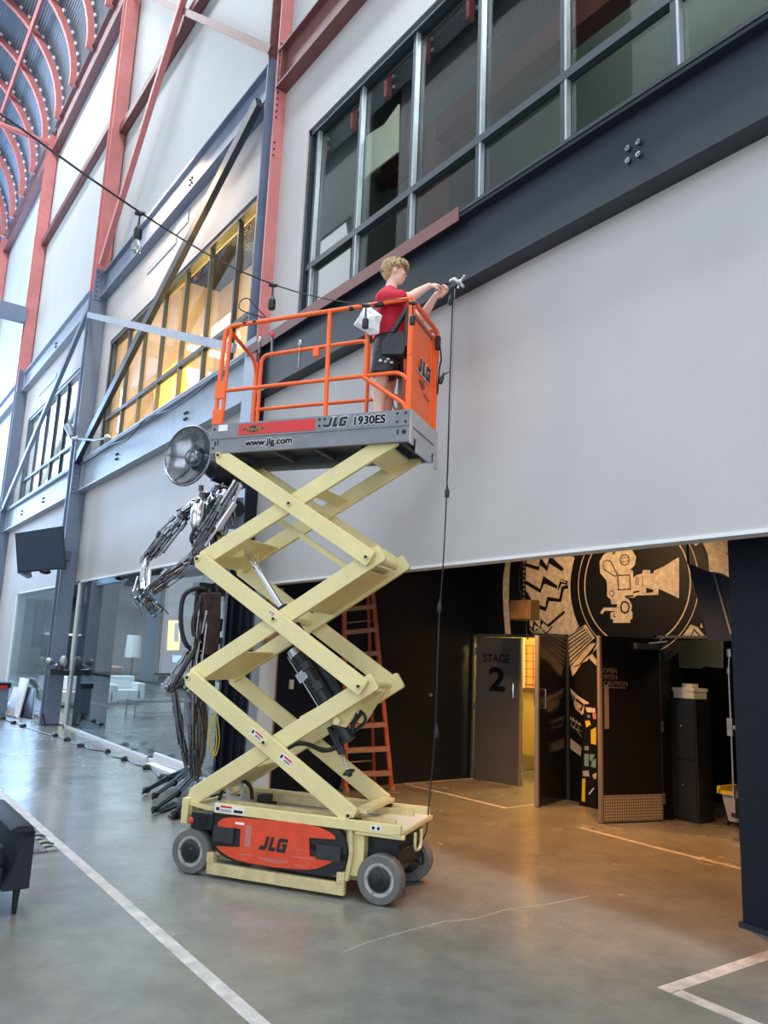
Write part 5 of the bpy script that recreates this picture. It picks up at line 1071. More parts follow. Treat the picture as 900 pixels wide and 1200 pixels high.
for p, r, sc in (([(3.339,8.35,3.233)][0], .115, (.85, .8, 1.9)), ([(3.499,8.4,3.322)][0], .10, (.8, .8, 1.9)), ([(3.6,8.3,3.507)][0], .09, (1, 1, 1)), ([(3.295,8.4,3.373)][0], .07, (1, 1, .8))): mb.ball(p, r, 16, 12, sc)
rbuild('chest_tanks', mb, 'chrome', smooth=True)
mb = MB()
for dx in (0, .05, .11): mb.smooth_tube([Vector(p)+Vector((dx, -.05, 0)) for p in [(3.604,8.3,3.456), (3.439,8.3,3.401), (3.392,8.3,3.214), (3.473,8.3,3.006)]], .020, 8)
mb.smooth_tube(Q([(3.271,8.25,3.074), (3.233,8.25,2.933), (3.325,8.25,2.808), (3.292,8.25,2.717)]), .022, 8)
rbuild('chest_hoses', mb, 'gun_dark', smooth=True)
pb = Q([(3.766,8.6,3.544), (4.001,8.6,3.58), (4.031,8.6,3.2), (3.808,8.6,3.171)])
o = rbuild('shoulder_box', MB().prism(pb, (0, .12, 0)), 'steel_slate', bevel=.01); rbuild('shoulder_disc', MB().lathe((pb[0]+pb[2])/2+Vector((0, -.0, .05)), (0, -1, 0), [(.10, 0), (.10, .05), (.06, .07), (.02, .07)], 18), 'gun_dark', o, smooth=True)
rbuild('yellow_tag', MB().bar(Q([(3.592,8.25,3.076)])[0], Q([(3.56,8.25,2.952)])[0], .02, .03), 'yellow')
def arm_r(name, up0, el, wr, pistons=True, m='gun'):
    r = rbuild(name, MB().tube([up0, el], .028, 8), m, smooth=True)
    mb = MB(); clutter(mb, up0, el, 34, .070, .006, .017); rbuild('upper_rods', mb, 'gun', r)
    mb = MB(); clutter(mb, el, wr, 34, .065, .006, .016); mb.tube([el, wr], .024, 8); mb.ball(el, .07, 10, 8); rbuild('forearm_rods', mb, 'gun', r)
    mb = MB(); d = (el-up0).normalized(); n2 = d.cross(Vector((0, 1, 0))).normalized()
    for k in (-1, 1): mb.tube([up0+n2*.05*k, up0.lerp(el, .55)+n2*.05*k], .020, 10).tube([up0.lerp(el, .5)+n2*.05*k, el+n2*.03*k], .010, 8)
    rbuild('pistons', mb, 'chrome', r, smooth=True); return r
U1, E1, W1 = Q([(3.725,8.2,3.655), (3.233,8.2,2.707), (2.826,8.2,2.305)])
a1_ = arm_r('arm', U1, E1, W1)
U2, E2, W2 = Q([(3.723,8.75,3.655), (3.298,8.75,3.276), (2.92,8.75,2.716)])
a2_ = arm_r('arm', U2, E2, W2)
W3 = Q([(2.858,8.6,2.324)])[0]
mb = MB(); clutter(mb, W2, W3, 20, .06, .006, .015); mb.tube([W2, W3], .02, 8); rbuild('wrist_rods', mb, 'chrome', a2_)
rbuild('big_piston', MB().tube(Q([(3.647,8.1,3.385), (3.464,8.1,3.063)]), .045, 14).tube(Q([(3.701,8.1,3.635), (3.647,8.1,3.385)]), .018, 8).tube(Q([(3.464,8.1,3.063), (3.339,8.1,2.854)]), .018, 8), 'chrome', a1_, smooth=True)
mb = MB()
hc_ = Q([(2.858,8.5,2.264)])[0]
clutter(mb, hc_-Vector((.1, 0, -.08)), hc_+Vector((.14, 0, -.1)), 40, .07, .006, .016, (.1, .4))
for k in range(7): mb.tube([hc_+Vector((-.1+.04*k, ry.uniform(-.08, .08), -.06)), hc_+Vector((-.08+.04*k, ry.uniform(-.1, .1), -.15-.03*(k % 3)))], [.012, .004], 6)
mb.tube(Q([(2.971,8.45,2.214), (3.128,8.45,2.092)]), [.014, .006], 6)
rbuild('gripper', mb, 'gun')
mb = MB()
for q in ([(3.505,8.4,2.406), (3.382,8.4,2.396), (3.26,8.4,2.29), (3.256,8.4,2.004), (3.337,8.4,1.772), (3.486,8.4,1.683)], [(3.431,8.3,2.299), (3.356,8.3,2.009), (3.401,8.3,1.729), (3.283,8.3,1.493), (3.184,8.3,1.309)], [(3.62,8.5,2.172), (3.494,8.5,2.067), (3.47,8.5,1.872), (3.532,8.5,1.634)], [(3.546,8.35,2.407), (3.53,8.35,2.115), (3.437,8.35,1.776), (3.386,8.35,1.447)], [(3.443,8.45,2.403), (3.45,8.45,2.092), (3.585,8.45,1.733), (3.577,8.45,1.351), (3.545,8.45,1.023)], [(3.572,8.3,1.499), (3.427,8.3,1.431), (3.305,8.3,1.356), (3.204,8.3,1.3)]):
    mb.smooth_tube(Q(q), ry.uniform(.022, .034), 8, 5)
rbuild('hip_hoses', mb, 'black2', smooth=True)
rp = Q([(3.446,8.3,2.358), (3.673,8.3,2.376), (3.696,8.3,1.979), (3.691,8.3,1.663), (3.528,8.3,1.658), (3.511,8.3,1.97)]); rbuild('belly_plate', MB().prism(rp, (0, .10, 0)), 'rusty', bevel=.02)
mb = MB(); clutter(mb, Q([(3.472,8.35,2.304)])[0], Q([(3.434,8.35,1.355)])[0], 14, .08, .006, .014); rbuild('hip_rods', mb, 'dull_metal')
mb = MB(); clutter(mb, Q([(3.631,8.5,2.421)])[0], Q([(3.619,8.5,1.349)])[0], 44, .13, .008, .024); mb.box(rp[0].x, rp[1].x+.1, 8.42, 8.62, rp[0].z-.02, rp[0].z+.12); rbuild('pelvis_frame', mb, 'gun_dark')
mb = MB(); clutter(mb, Q([(3.385,8.4,1.679)])[0], Q([(3.194,8.4,1.294)])[0], 30, .055, .008, .018); mb.ball(Q([(3.204,8.4,1.295)])[0], .06, 10, 8); mb.ball(Q([(3.445,8.4,1.241)])[0], .055, 10, 8); mb.tube(Q([(3.18,8.4,1.441), (2.998,8.4,1.438)]), .012, 6); rbuild('knee_joints', mb, 'gun')
def foot(s, pts):
    q = Q(pts); r = rbuild('leg', MB().smooth_tube(q[:4], .026, 8, 5), 'gun', smooth=True)
    mb = MB(); clutter(mb, q[0], q[3], 15, .045, .007, .016); rbuild('leg_rods', mb, 'gun', r); return r, q
l1, q1 = foot(-1, [(3.321,8.6,1.265), (3.379,8.6,0.966), (3.469,8.6,0.639), (3.55,8.6,0.405)])
l2, q2 = foot(1, [(3.424,8.3,1.247), (3.454,8.3,0.9), (3.483,8.3,0.583), (3.526,8.3,0.313)])
l3, q3 = foot(1, [(3.557,8.5,1.348), (3.683,8.5,0.97), (3.684,8.5,0.597), (3.644,8.5,0.368)])
mb = MB().smooth_tube(Q([(3.519,8.35,1.078), (3.575,8.35,0.893), (3.599,8.35,0.618), (3.555,8.35,0.439)]), [.05]*16, 10, 5); rbuild('shin_plate', mb, 'gun', l3, smooth=True)
def claw(a, b, c, w, par):
    a, b, c = map(Vector, (a, b, c)); mb = MB(); d = (c-a).normalized(); sd = d.cross(UPV).normalized()
    mb.tube([a, b, c], [w*1.2, w, w*.7], 8, .7); mb.tube([a+UPV*.05, b+UPV*.03, c+UPV*.02], [w*.6, w*.5, w*.3], 6)
    mb.tube([c-d*.02, c+d*.05+UPV*.01, c+d*.10-UPV*.02], [w*1.2, w, w*.3], 8); mb.ball(b, w*1.35, 8, 6)
    for k in (-1, 1): mb.tube([a+sd*w*k*1.2+UPV*.06, b+sd*w*k+UPV*.01], w*.3, 6)
    rbuild('toe', mb, 'gun_dark', par)
f0 = Q([(4.247,10.189,0.1), (4.105,9.722,0.1), (4.017,9.343,0.1)])
for (a, b, c, p) in ((f0[0], [(3.843,9.891,0.09)][0], [(3.404,9.404,0.05)][0], l1), (f0[0], [(3.797,9.563,0.09)][0], [(3.383,9.055,0.05)][0], l1), (f0[1], [(3.565,8.847,0.09)][0], [(3.121,8.319,0.05)][0], l2), (f0[2], [(3.518,8.422,0.09)][0], [(3.227,8.033,0.05)][0], l2), (f0[2], [(3.658,8.525,0.09)][0], [(3.41,8.191,0.05)][0], l3)): claw(a, b, c, .035, p)
rbuild('foot_pads', MB().prism(Q([(3.174,8.563,0.012), (3.473,8.798,0.012), (3.505,8.571,0.012), (3.195,8.307,0.012)]), (0, 0, .012)).prism(Q([(3.168,8.085,0.012), (3.42,8.304,0.012), (3.451,8.097,0.012), (3.186,7.941,0.012)]), (0, 0, .012)), 'black', l2)
mb = MB()
for k in range(2): mb.smooth_tube([Vector(p)+Vector((.03*k, 0, .02*k)) for p in [(3.643,8.25,1.011), (3.622,8.25,0.792), (3.692,8.25,0.554), (3.727,8.25,0.734), (3.677,8.25,0.974), (3.643,8.25,1.011)]], .006, 6, 5)
rbuild('yellow_cable_loop', mb, 'yellow', smooth=True)
# cables on the navy column
for sp, m_, lab, r_ in (([(4.322,8.95,1.962), (4.285,8.95,1.697), (4.245,8.95,1.333), (4.218,8.95,0.824), (4.184,8.95,0.425)], 'blue_cable', 'blue cable hanging on the navy column behind the lift', .012), ([(4.428,8.95,1.967), (4.417,8.95,1.649), (4.423,8.95,1.128), (4.434,8.95,0.414)], 'white_cable', 'white cable hanging beside the white pilaster behind the lift', .010)):
    o = build('hanging_cable', MB().smooth_tube(Q(sp), r_, 6), m_, smooth=True); tag(o, lab, 'cable')
o = build('curtain_or_lit_wall', MB().loft([[Vector((x, 8.80+.035*math.sin(x*60), z)) for x in [3.98+.033*k for k in range(12)]]+[Vector((x, 8.86+.035*math.sin(x*60), z)) for x in [3.98+.033*k for k in range(12)][::-1]] for z in (0.02, 1.6, 3.02)]), 'navy', smooth=True); tag(o, 'dark navy drape hanging behind the sculpture and lift', 'drape')
o = build('grey_post', MB().box(4.355, 4.465, 8.78, 8.86, 0, 2.54), 'steel_grey'); tag(o, 'grey vertical strip beside the white pilaster', 'post', kind='structure')

# ================================================================== LADDER
LD = empty('step_ladder', (6.0, 8.5, 0), 0, 'orange fibreglass step ladder standing before the navy wall', 'ladder')
fl0, fr0 = Vector((5.72, 8.62, 0)), Vector((6.36, 8.50, 0)); tl, trr = Vector([(5.577,8.68,2.587)][0]), Vector([(5.99,8.62,2.664)][0])
def railbar(a, b, m, n, w=.075, t=.03):
    a, b = Vector(a), Vector(b); sd = (fr0-fl0).normalized(); d = (b-a).normalized(); n2 = d.cross(sd).normalized()
    return build(n, MB().obox((a+b)/2, (b-a)/2, sd*w/2*.7, n2*t/2*1.6), m, LD, bevel=.004)
railbar(fl0, tl, 'ladder', 'side_rail'); railbar(fr0, trr, 'ladder', 'side_rail')
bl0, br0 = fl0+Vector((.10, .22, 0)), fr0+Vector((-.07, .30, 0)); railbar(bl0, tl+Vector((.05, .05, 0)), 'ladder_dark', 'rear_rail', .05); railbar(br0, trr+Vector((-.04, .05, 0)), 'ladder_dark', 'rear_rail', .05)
for k in range(8):
    t = (.23+.30*k)/tl.z
    if t > 1: break
    a, b_ = fl0.lerp(tl, t), fr0.lerp(trr, t); nrm_ = (b_-a).cross(UPV).normalized()
    build('step', MB().obox((a+b_)/2, (b_-a)/2, nrm_*.045, UPV*.012).obox((a+b_)/2+nrm_*.045-UPV*.02, (b_-a)/2, nrm_*.004, UPV*.028), 'ladder_step', LD)
    if k in (0, 2, 4, 6): build('rear_brace', MB().tube([bl0.lerp(tl, t+.04), br0.lerp(trr, t+.04)], .012, 6), 'dull_metal', LD)
build('ladder_top', MB().obox((tl+trr)/2+UPV*.02, (trr-tl)/2*1.1, Vector((.02, .11, 0)), UPV*.03), 'ladder', LD)
for p in (fl0, fr0, bl0, br0): build('rubber_foot', MB().obox(p+UPV*.03, Vector((.03, 0, 0)), Vector((0, .03, 0)), UPV*.03), 'ladder_step', LD)

# ================================================================== SOFA AND RUG
SF = empty('sofa', (.2, 6.15, 0), 0, 'charcoal sofa arm and leg at the left edge of the floor', 'sofa')
def arm_s(x0, x1):
    mb = MB(); sec = []
    for y in (5.66, 5.68, 6.62, 6.64):
        k = .985 if y in (5.66, 6.64) else 1; cx = (x0+x1)/2; w = (x1-x0)/2*k; zt = .565*k
        pts = [(-w, .165), (w, .165)]+[(w*math.cos(t)*1.0 if abs(math.cos(t)) < 1 else w, zt-.045+.045*math.sin(t)) for t in [PI*j/8 for j in range(9)]]
        sec.append([Vector((cx+px, y, pz)) for px, pz in pts])
    return mb.loft(sec)
build('arm', arm_s(1.165, 1.325), 'sofa', SF, smooth=True); build('arm', arm_s(-1.0, -.84), 'sofa', SF, smooth=True)
build('base', MB().box(-.84, 1.165, 5.70, 6.60, .15, .30), 'sofa', SF, bevel=.01)
for x in (-.84, .165): build('seat_cushion', MB().box(x+.005, x+.995, 5.68, 6.42, .30, .44), 'sofa', SF, bevel=.03)
build('backrest', MB().box(-1.0, 1.165, 6.45, 6.64, .20, .555), 'sofa', SF, bevel=.03)
for x in (-.92, 1.27):
    for y in (5.74, 6.56): build('leg', MB().tube([(x, y, .17), (x, y, 0)], [.026, .014], 10), 'black', SF, smooth=True)
build('piping', MB().tube([(1.325, 5.67, .17), (1.325, 5.67, .52)], .005, 6).tube([(1.325, 5.67, .17), (1.325, 6.63, .17)], .005, 6), 'black', SF)
R0, R1, R2 = [(1.855,7.21,0), (1.666,7.241,0), (1.948,8.794,0)]
RG = empty('rug', (R0[0], R0[1], 0), 0, 'woven grey rug with dark and light fringe behind the sofa', 'rug')
xr = R0[0]-.05
build('weave', MB().box(-.6, xr, R0[1], R0[1]+1.75, .002, .012), 'rug', RG)
mb = MB(); mc = MB()
for k in range(46):
    y = R0[1]+.02+k*.037; ln = ry.uniform(.05, .11); (mb if (k//2) % 2 else mc).tube([(xr, y, .01), (xr+ln*.5, y+ry.uniform(-.015, .015), .016), (xr+ln, y+ry.uniform(-.03, .03), .006)], [.011, .009, .005], 6)
build('dark_fringe', mb, 'black2', RG)['kind'] = 'stuff'; build('light_fringe', mc, 'rug_light', RG)['kind'] = 'stuff'
build('stripe', MB().box(-.6, xr-.05, R0[1]+.03, R0[1]+.07, .012, .014).box(xr-.22, xr-.17, R0[1], R0[1]+1.75, .012, .0135), 'black2', RG)

# ================================================================== HANGING SCREEN, BIN, LEANING PICTURES, FLOOR LIGHTS
TV = empty('hanging_screen', (3.4, 17.0, 3.4), 0, 'large dark television screen mounted on the blue column', 'television')
q = Q([(2.938,17.05,3.872), (3.83,17.05,4.138), (3.987,17.05,3.258), (3.078,17.05,3.083)])
build('housing', MB().prism(q, (.05, .10, 0)), 'black', TV); ctr = sum(q, Vector())/4
build('screen', MB().prism([ctr.lerp(p, .96)+Vector((0, -.012, 0)) for p in q], (0, .01, 0)), 'screen', TV)
build('mount', MB().prism(Q([(3.102,17.15,3.108), (3.342,17.15,3.149), (3.388,17.15,3.029), (3.325,17.15,3.006)]), (.03, .3, 0)).bar(ctr+Vector((.3, .12, 0)), (4.2, 17.72, ctr.z), .08, .2), 'steel_slate', TV)
build('camera_dome', MB().ball(Q([(3.612,17.1,3.153)])[0], .09, 10, 8, (1.3, 1, .6)), 'gun_dark', TV, smooth=True)
o = empty('shelf_box', (4.05, 17.6, 1.35), 0, 'black bracket shelf strapped round the blue column base', 'shelf')
q = Q([(3.968,17.55,1.18), (4.366,17.55,1.153), (4.378,17.55,1.047), (3.982,17.55,1.057)]); build('shelf', MB().prism(q, (0, -.3, 0)), 'black', o); build('lamps', MB().ball(Q([(3.969,17.4,1.326)])[0], .08, 8, 6).ball(Q([(4.242,17.4,1.316)])[0], .10, 8, 6, (.8, 1, 1.5)).ball(Q([(4.114,17.4,1.242)])[0], .05, 8, 6), 'dull_metal', o, smooth=True)
build('cord', MB().smooth_tube(Q([(3.963,17.4,1.378), (4.11,17.4,1.277), (4.217,17.4,1.386)]), .012, 6).smooth_tube(Q([(3.976,17.5,0.261), (4.029,17.5,0.088), (4.074,17.5,-0.016)]), .02, 6), 'black', o)
bn = empty('waste_bin', (4.1, 22, 0), 0, 'dark bin with a red top at the left edge', 'bin')
q = Q([(3.704,20.686,0), (3.841,20.2,0)]); q[0], q[1] = Vector((q[0].x, q[0].y, 0)), Vector((q[1].x, q[1].y, 0)); t2 = Q([(4.005,22.6,0.358), (4.274,22.6,0.337)])
bx = q[1].x; by = q[1].y
build('bin_body', MB().box(bx-.75, bx-.05, by, by+.6, 0, .62), 'steel_slate', bn, bevel=.02); build('bin_lid', MB().box(bx-.78, bx-.02, by-.03, by+.63, .62, .74), 'navy', bn, bevel=.02); build('red_label', MB().box(bx-.45, bx-.1, by-.04, by-.03, .60, .68), 'red_sticker', bn)
def leaning(b0, b1, t1, t0, lab, m, th=.04):
    b0, b1, t1, t0 = map(Vector, (b0, b1, t1, t0)); n_ = (b1-b0).cross(t0-b0).normalized()*th
    r = empty('picture_frame', b0, 0, lab, 'picture'); build('panel', MB().prism([b0, b1, t1, t0], n_), m, r); c_ = (b0+b1+t0+t1)/4
    fr = MB(); pp = [b0, b1, t1, t0]
    for i in range(4): fr.bar(pp[i]-n_*.2, pp[(i+1) % 4]-n_*.2, .03, .03, n_)
    build('frame', fr, 'steel_grey', r)
leaning([(3.73,19.988,0)][0], [(3.811,19.536,0)][0], [(4.3,21.442,0.515)][0], [(4.3,22.289,0.508)][0], 'pale speckled picture leaning next to the bin', 'picture')
leaning([(3.903,19.74,0)][0], [(3.895,19.415,0)][0], [(4.32,20.905,0.793)][0], [(4.32,21.601,0.781)][0], 'tall white picture edge leaning between two darker ones', 'couch_white', .06)
leaning([(3.991,19.727,0)][0], [(4.129,19.059,0)][0], [(4.34,20.136,0.592)][0], [(4.34,20.888,0.589)][0], 'dark picture leaning nearest the blue column', 'gun_dark')
fs = empty('floor_string_light', (3.9, 15, 0), 0, 'string of lamp sockets laid out along the floor by the glass', 'string light')
def floor_string(par, pts, jit):
    q = Q(pts); cord = []
    for i, p in enumerate(q):
        p.z = .022
        t = Vector((ry.uniform(-1, 1), -1, .0)).normalized(); build('lamp_socket', MB().lathe(p, t, [(.012, -.05), (.020, -.02), (.045, .0), (.048, .09), (.035, .10)], 8), 'black', par, smooth=True)
        cord.append(Vector((p.x+.02, p.y+.06, .008)))
        if i < len(q)-1: cord.append(Vector(((p.x+q[i+1].x)/2+ry.uniform(-jit, jit), (p.y+q[i+1].y)/2, .008)))
    build('cord', MB().smooth_tube(cord, .009, 5, 5), 'black', par)
floor_string(fs, [(3.499,19.164,0), (3.542,18.172,0), (3.584,17.439,0), (3.795,15.634,0), (3.875,14.912,0), (3.877,14.017,0), (4.027,13.162,0), (4.037,12.227,0), (4.074,11.301,0), (3.935,10.398,0)], .08)
fs2 = empty('floor_string_light', (4.2, 14, 0), 0, 'second row of lamp sockets lying right against the glass wall', 'string light')
floor_string(fs2, [(4.519,15.674,0), (4.48,14.815,0), (4.53,13.885,0), (4.412,13.04,0), (4.448,12.187,0)], .05)
def whitebar(p, q, lab, h=.08, w=.10):
    a, b_ = Vector(p), Vector(q); r = MB().bar(a+UPV*h/2, b_+UPV*h/2, w, h).bar(a+UPV*h, b_+UPV*h, w*.5, .012); tag(build('white_rail', r, 'white_frame', bevel=.004), lab, 'rail')
whitebar([(4.391,11.913,0)][0], [(4.404,10.141,0)][0], 'white metal rail lying against the glass, upper of the two', .14, .06)
whitebar([(4.189,11.522,0)][0], [(4.2,9.933,0)][0], 'white metal rail lying flat on the floor, lower of the two', .05, .14)
o = build('loose_cable', MB().smooth_tube(Q([(4.17,17.713,5.641), (4.17,16.37,5.624), (4.17,15.305,5.632), (4.17,14.211,5.529), (4.17,13.445,5.688), (4.17,12.954,5.685), (4.17,12.025,5.57), (4.17,11.083,5.579), (4.17,10.319,5.645)]), .016, 6, 5), 'steel_dark', smooth=True); tag(o, 'thin loose cable draped along the pale beam', 'cable')
fl2 = empty('clamp_light', (4.1, 17.3, 6), 0, 'small metal flood lamp on an arm beside the blue column', 'lamp')
q = Q([(3.95,17.684,6.245), (3.95,18.128,6.581), (3.95,17.195,6.104), (3.95,15.628,5.743), (3.95,14.781,5.62)]); build('head', MB().tube([q[1], q[0]], [.10, .05], 10), 'steel_slate', fl2, smooth=True); build('arm', MB().tube(q[2:], .025, 6).tube([q[0], q[2]], .025, 6), 'steel_slate', fl2); build('bracket', MB().ball(q[4], .07, 8, 6).ball(q[2], .06, 8, 6), 'dull_metal', fl2)

# ================================================================== LOUNGE BEHIND THE GLASS, BUILT IN PLACE OF THE HALL'S REFLECTION
struct(build('wall_standin_lounge', MB().box(11, 11.1, 9.35, 31, 0, 3.3).box(4.63, 11, 31, 31.1, 0, 3.3).box(4.69, 11, 9.25, 9.35, 0, 3.3), 'cream_wall')); struct(build('ceiling_standin_lounge', MB().box(4.63, 11.1, 9.35, 31, 3.3, 3.4), 'ceiling_dark'))
struct(build('trim_5', MB().box(4.50, 5.05, 16.7, 17.2, 0, 3.3), 'navy'), 'dark pillar put behind the glass wall as a column reflection')  # added pillar, stands in for the steel column mirrored in the glass
struct(build('trim_6', MB().box(7.05, 7.55, 29.5, 30, 0, 3.3).box(6.15, 6.4, 29.5, 30, 1.5, 3.3), 'steel_dark'), 'dark pillar at the back of the stand-in lounge')
struct(build('trim_7', MB().box(6.75, 7.15, 16.4, 16.8, 0, 3.3), 'navy'), 'dark pillar in the stand-in lounge, right of the couches')
def couch(x, y, w, lab):
    r = empty('couch', (x, y, 0), 0, lab, 'couch')
    build('base', MB().box(x-w/2, x+w/2, y, y+.85, .12, .42), 'couch_white', r, bevel=.03); build('backrest', MB().box(x-w/2, x+w/2, y+.65, y+.88, .42, .80), 'couch_white', r, bevel=.04)
    for k in (-1, 1): build('arm', MB().box(x+k*w/2-.12, x+k*w/2+.12, y, y+.85, .12, .62), 'couch_white', r, bevel=.04)
    for k in (-1, 1): build('leg', MB().box(x+k*(w/2-.1)-.03, x+k*(w/2-.1)+.03, y+.05, y+.11, 0, .12), 'black', r)
    return r
couch(6.1, 22.2, 1.5, 'pale couch put behind the glass for its reflection, nearest the dark pillar'); couch(7.4, 23.2, 1.1, 'pale couch put behind the glass for its reflection, right of the other couch')
def table(x, y, w, d, h, lab, m='black'):
    r = empty('coffee_table', (x, y, 0), 0, lab, 'table'); build('tabletop', MB().box(x-w/2, x+w/2, y-d/2, y+d/2, h-.04, h), m, r)
    for i in (-1, 1):
        for j in (-1, 1): build('leg', MB().box(x+i*(w/2-.03)-.015, x+i*(w/2-.03)+.015, y+j*(d/2-.03)-.015, y+j*(d/2-.03)+.015, 0, h-.04), 'dull_metal', r)
    build('lower_rail', MB().box(x-w/2+.03, x+w/2-.03, y-d/2+.02, y-d/2+.04, .10, .12), 'dull_metal', r)
table(7.05, 19.4, 1.3, .7, .40, 'low black table behind the glass, in front of the couches'); table(8.1, 18.9, .6, .6, .30, 'small low table behind the glass by the sculpture', 'couch_white')
r = empty('media_console', (7.6, 28.5, 0), 0, 'dark wall unit with a white top behind the glass', 'console')
build('body', MB().box(6.3, 8.6, 28.6, 29.1, .0, 1.95), 'steel_dark', r); build('top', MB().box(6.25, 8.65, 28.55, 29.15, 1.95, 2.02), 'couch_white', r); build('doors', MB().box(6.35, 7.4, 28.57, 28.6, .1, 1.9).box(7.45, 8.55, 28.57, 28.6, .1, 1.9), 'navy', r)
r = empty('floor_lamp', (8.85, 27, 0), 0, 'white drum lamp behind the glass beside the console', 'lamp'); build('shade', MB().lathe((8.85, 27, 1.3), (0, 0, 1), [(.28, 0), (.25, .75)], 20), 'couch_white', r, smooth=True); build('stand', MB().tube([(8.85, 27, 0), (8.85, 27, 1.4)], .03, 8).lathe((8.85, 27, 0), (0, 0, 1), [(.2, 0), (.2, .03)], 16), 'steel_dark', r)
r = empty('lounge_chair', (8.1, 20.5, 0), 0, 'tall dark winged chair behind the glass', 'chair')
build('shell', MB().loft([[Vector((8.1+a*.42+b*.1, 20.5+.35*b, z)) for a, b in ((-1, 0), (-.8, .8), (.8, .8), (1, 0), (.8, .4), (-.8, .4))] for z in (.45, 1.0, 1.6, 1.85)]), 'gun_dark', r, bevel=.03); build('seat', MB().box(7.75, 8.5, 20.1, 20.8, .40, .55), 'black2', r, bevel=.05); build('base', MB().tube([(8.1, 20.5, 0), (8.1, 20.5, .4)], .04, 8).lathe((8.1, 20.5, 0), (0, 0, 1), [(.3, 0), (.3, .03)], 16), 'dull_metal', r)
r = empty('sideboard', (7.8, 21.5, 0), 0, 'brown low sideboard behind the glass between couch and chair', 'sideboard'); build('carcass', MB().box(7.0, 7.75, 24.6, 25.2, .1, 1.0), 'brown', r); build('top', MB().box(6.95, 7.8, 24.55, 25.25, 1.0, 1.05), 'wood', r)
r = empty('potted_plant', (5.75, 25.5, 0), 0, 'small green plant behind the glass above the couch', 'plant'); build('pot', MB().lathe((5.75, 25.5, 0), (0, 0, 1), [(.15, 0), (.2, .7), (.18, .7)], 14), 'couch_white', r, smooth=True)
mb = MB()
for k in range(26): mb.ball((5.75+ry.uniform(-.25, .25), 25.5+ry.uniform(-.2, .2), .85+ry.uniform(-.12, .4)), ry.uniform(.05, .10), 7, 5)
build('foliage', mb, 'green_plant', r)
M['em_amber'] = mat('amber_glow', (1, .6, .2), emit=(1, .5, .12), estr=1.6); M['em_blue'] = mat('blue_glow', (.2, .3, 1), emit=(.25, .35, 1), estr=1.5)
r = empty('doorway_light', (8.0, 15.5, 0), 0, 'amber lit panel with a white strip behind the glass near the sculpture', 'light panel')
q = Q([(6.512,17.5,2.323), (6.778,17.5,2.338), (6.799,17.5,1.652), (6.535,17.5,1.643)]); build('amber_panel', MB().prism(q, (0, .08, 0)), 'em_amber', r); q = Q([(6.621,17.45,2.27), (6.723,17.45,2.275), (6.742,17.45,1.846), (6.64,17.45,1.842)]); build('white_strip', MB().prism(q, (0, .03, 0)), 'couch_white', r)
q = Q([(6.394,17.7,2.417), (7.926,17.7,2.51), (8.059,17.7,0.921), (6.537,17.7,0.904)]); build('backing', MB().prism([p+Vector((0, .2, 0)) for p in q], (0, .05, 0)), 'steel_dark', r)
q = Q([(6.667,17.5,1.531), (7.44,17.5,1.536), (7.453,17.5,1.378), (6.681,17.5,1.377)]); o = build('blue_strip', MB().prism(q, (0, .05, 0)), 'em_blue', r)
import bpy as _b
cam_d = bpy.data.cameras.new('camera'); cam = bpy.data.objects.new('camera', cam_d); COL.objects.link(cam)
f_px, pitch, roll, yaw = 903.7, .182288, .0405766, .6189116
fw = Vector((math.sin(yaw)*math.cos(pitch), math.cos(yaw)*math.cos(pitch), math.sin(pitch))); rt = Vector((math.cos(yaw), -math.sin(yaw), 0)); up = rt.cross(fw)
r2 = rt*math.cos(roll)+up*math.sin(roll); u2 = -rt*math.sin(roll)+up*math.cos(roll)
cam.matrix_world = Matrix(((r2.x, u2.x, -fw.x, 0), (r2.y, u2.y, -fw.y, 0), (r2.z, u2.z, -fw.z, 1.75), (0, 0, 0, 1)))
cam_d.sensor_fit = 'VERTICAL'; cam_d.sensor_height = 24; cam_d.lens = 24*f_px/1200; cam_d.clip_end = 200; cam_d.clip_start = .05
bpy.context.scene.camera = cam
def area(name, loc, target, sx, sy, power, col):
    l = bpy.data.lights.new(name, 'AREA'); l.shape = 'RECTANGLE'; l.size = sx; l.size_y = sy; l.energy = power; l.color = col
    o = bpy.data.objects.new(name, l); COL.objects.link(o); o.location = loc
    o.rotation_euler = (Vector(target)-Vector(loc)).to_track_quat('-Z', 'Y').to_euler(); return o
# daylight through the tall openings of the opposite wall
DAY = (.86, .93, 1.0)
for k in range(5):
    yc = -6.6+8.7*k+4.35+.05
    if k in (0, 3, 4): area('daylight_opening', (-4.3, yc, 13.4), (0, yc, 12.2), 6.8, 5.6, 300, DAY)
    area('daylight_opening', (-4.3, yc, 7.7), (0, yc, 7.2), 6.8, 3.6, 85, DAY)
    if k != 2: area('daylight_opening', (-4.3, yc, 2.6), (0, yc, 2.6), 6.8, 4.4, 80, (.80, .90, 1.0))
area('daylight_entrance', (0.3, -9.5, 5.0), (1.5, 6, 4), 7.5, 9, 330, (1.0, .97, .93))
area('far_end_blue_fill', (0.2, 45.5, 9), (0.2, 20, 5), 7.5, 15, 5200, (.36, .60, 1.0))  # added blue lamp before the closed far wall, for the haze at left
area('ridge_fill', (.4, 13, 22.5), (.4, 13, 0), 1.8, 40, 2900, (.90, .95, 1.0))  # added lamp under the closed roof ridge, no opening above it
def spot(name, loc, target, power, col, ang=1.6, r=.08):
    l = bpy.data.lights.new(name, 'SPOT'); l.energy = power; l.color = col; l.spot_size = ang; l.spot_blend = .6; l.shadow_soft_size = r
    o = bpy.data.objects.new(name, l); COL.objects.link(o); o.location = loc; o.rotation_euler = (Vector(target)-Vector(loc)).to_track_quat('-Z', 'Y').to_euler()
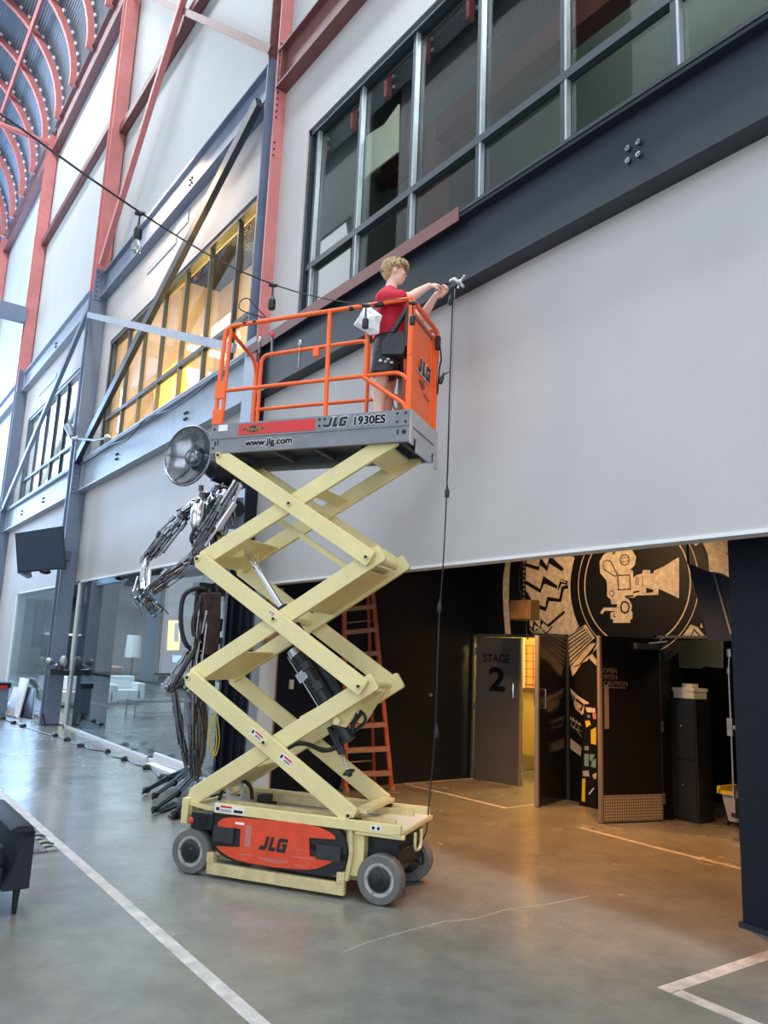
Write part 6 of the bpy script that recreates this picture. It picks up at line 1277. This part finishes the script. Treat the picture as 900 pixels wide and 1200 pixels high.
def point(name, loc, power, col, r=.1):
    l = bpy.data.lights.new(name, 'POINT'); l.energy = power; l.color = col; l.shadow_soft_size = r
    o = bpy.data.objects.new(name, l); COL.objects.link(o); o.location = loc
WARM = (1.0, .40, .09)
spot('recess_downlight', (6.6, 6.9, 3.4), (6.6, 6.6, 0), 300, WARM, 1.7)
spot('mural_spot', (6.3, 6.0, 3.4), (8.1, 6.3, 2.2), 105, (1.0, .60, .30), 2.0)
spot('recess_downlight', (6.2, 4.6, 3.4), (6.2, 4.6, 0), 300, WARM, 1.7)
point('closet_lamp', (8.7, 4.6, 2.5), 14, (1.0, .66, .34), .1)
point('stage_room_lamp', (9.0, 7.9, 2.4), 110, (1.0, .70, .22), .15)
point('amber_room_lamp', (5.5, 14.4, 6.6), 120, (1.0, .66, .12), .12)
point('amber_room_lamp', (5.5, 11.2, 7.0), 300, (1.0, .55, .14), .12)
area('amber_room_ceiling', (6.2, 13.5, 10.4), (6.4, 13.5, 5), 2.5, 6, 520, (1.0, .74, .52))
area('near_room_fill', (6, 3, 10.7), (6.8, 3, 5), 3, 8, 300, (.85, .95, .9))  # added lamp so the walls of the near room show
area('far_room_fill', (6.7, 22.5, 7.6), (4, 22, 7), 7, 2.8, 900, (.90, .95, 1.0))  # added lamp in place of bright sky reflected in the far panes
area('lounge_fill', (7, 14, 3.1), (7, 14, 0), 4, 8, 130, (.80, .92, 1.0))  # added lamp lighting the near part of the stand-in lounge
area('lounge_fill', (7, 24, 3.1), (7, 24, 0), 4, 8, 260, (.85, .95, 1.0))  # added lamp lighting the back of the stand-in lounge
W = bpy.data.worlds.new('sky'); bpy.context.scene.world = W; W.use_nodes = True
bg = W.node_tree.nodes['Background']; bg.inputs[0].default_value = (.75, .86, 1, 1); bg.inputs[1].default_value = .4
sc_ = bpy.context.scene; sc_.view_settings.view_transform = 'Standard'; sc_.view_settings.look = 'None'; sc_.view_settings.gamma = 1; sc_.view_settings.exposure = 0.68; sc_.view_settings.use_curve_mapping = False
sc_.cycles.use_denoising = True; sc_.cycles.max_bounces = 7; sc_.cycles.diffuse_bounces = 4; sc_.cycles.transparent_max_bounces = 12
sc_.cycles.sample_clamp_indirect = 6; sc_.cycles.caustics_reflective = False; sc_.cycles.caustics_refractive = False
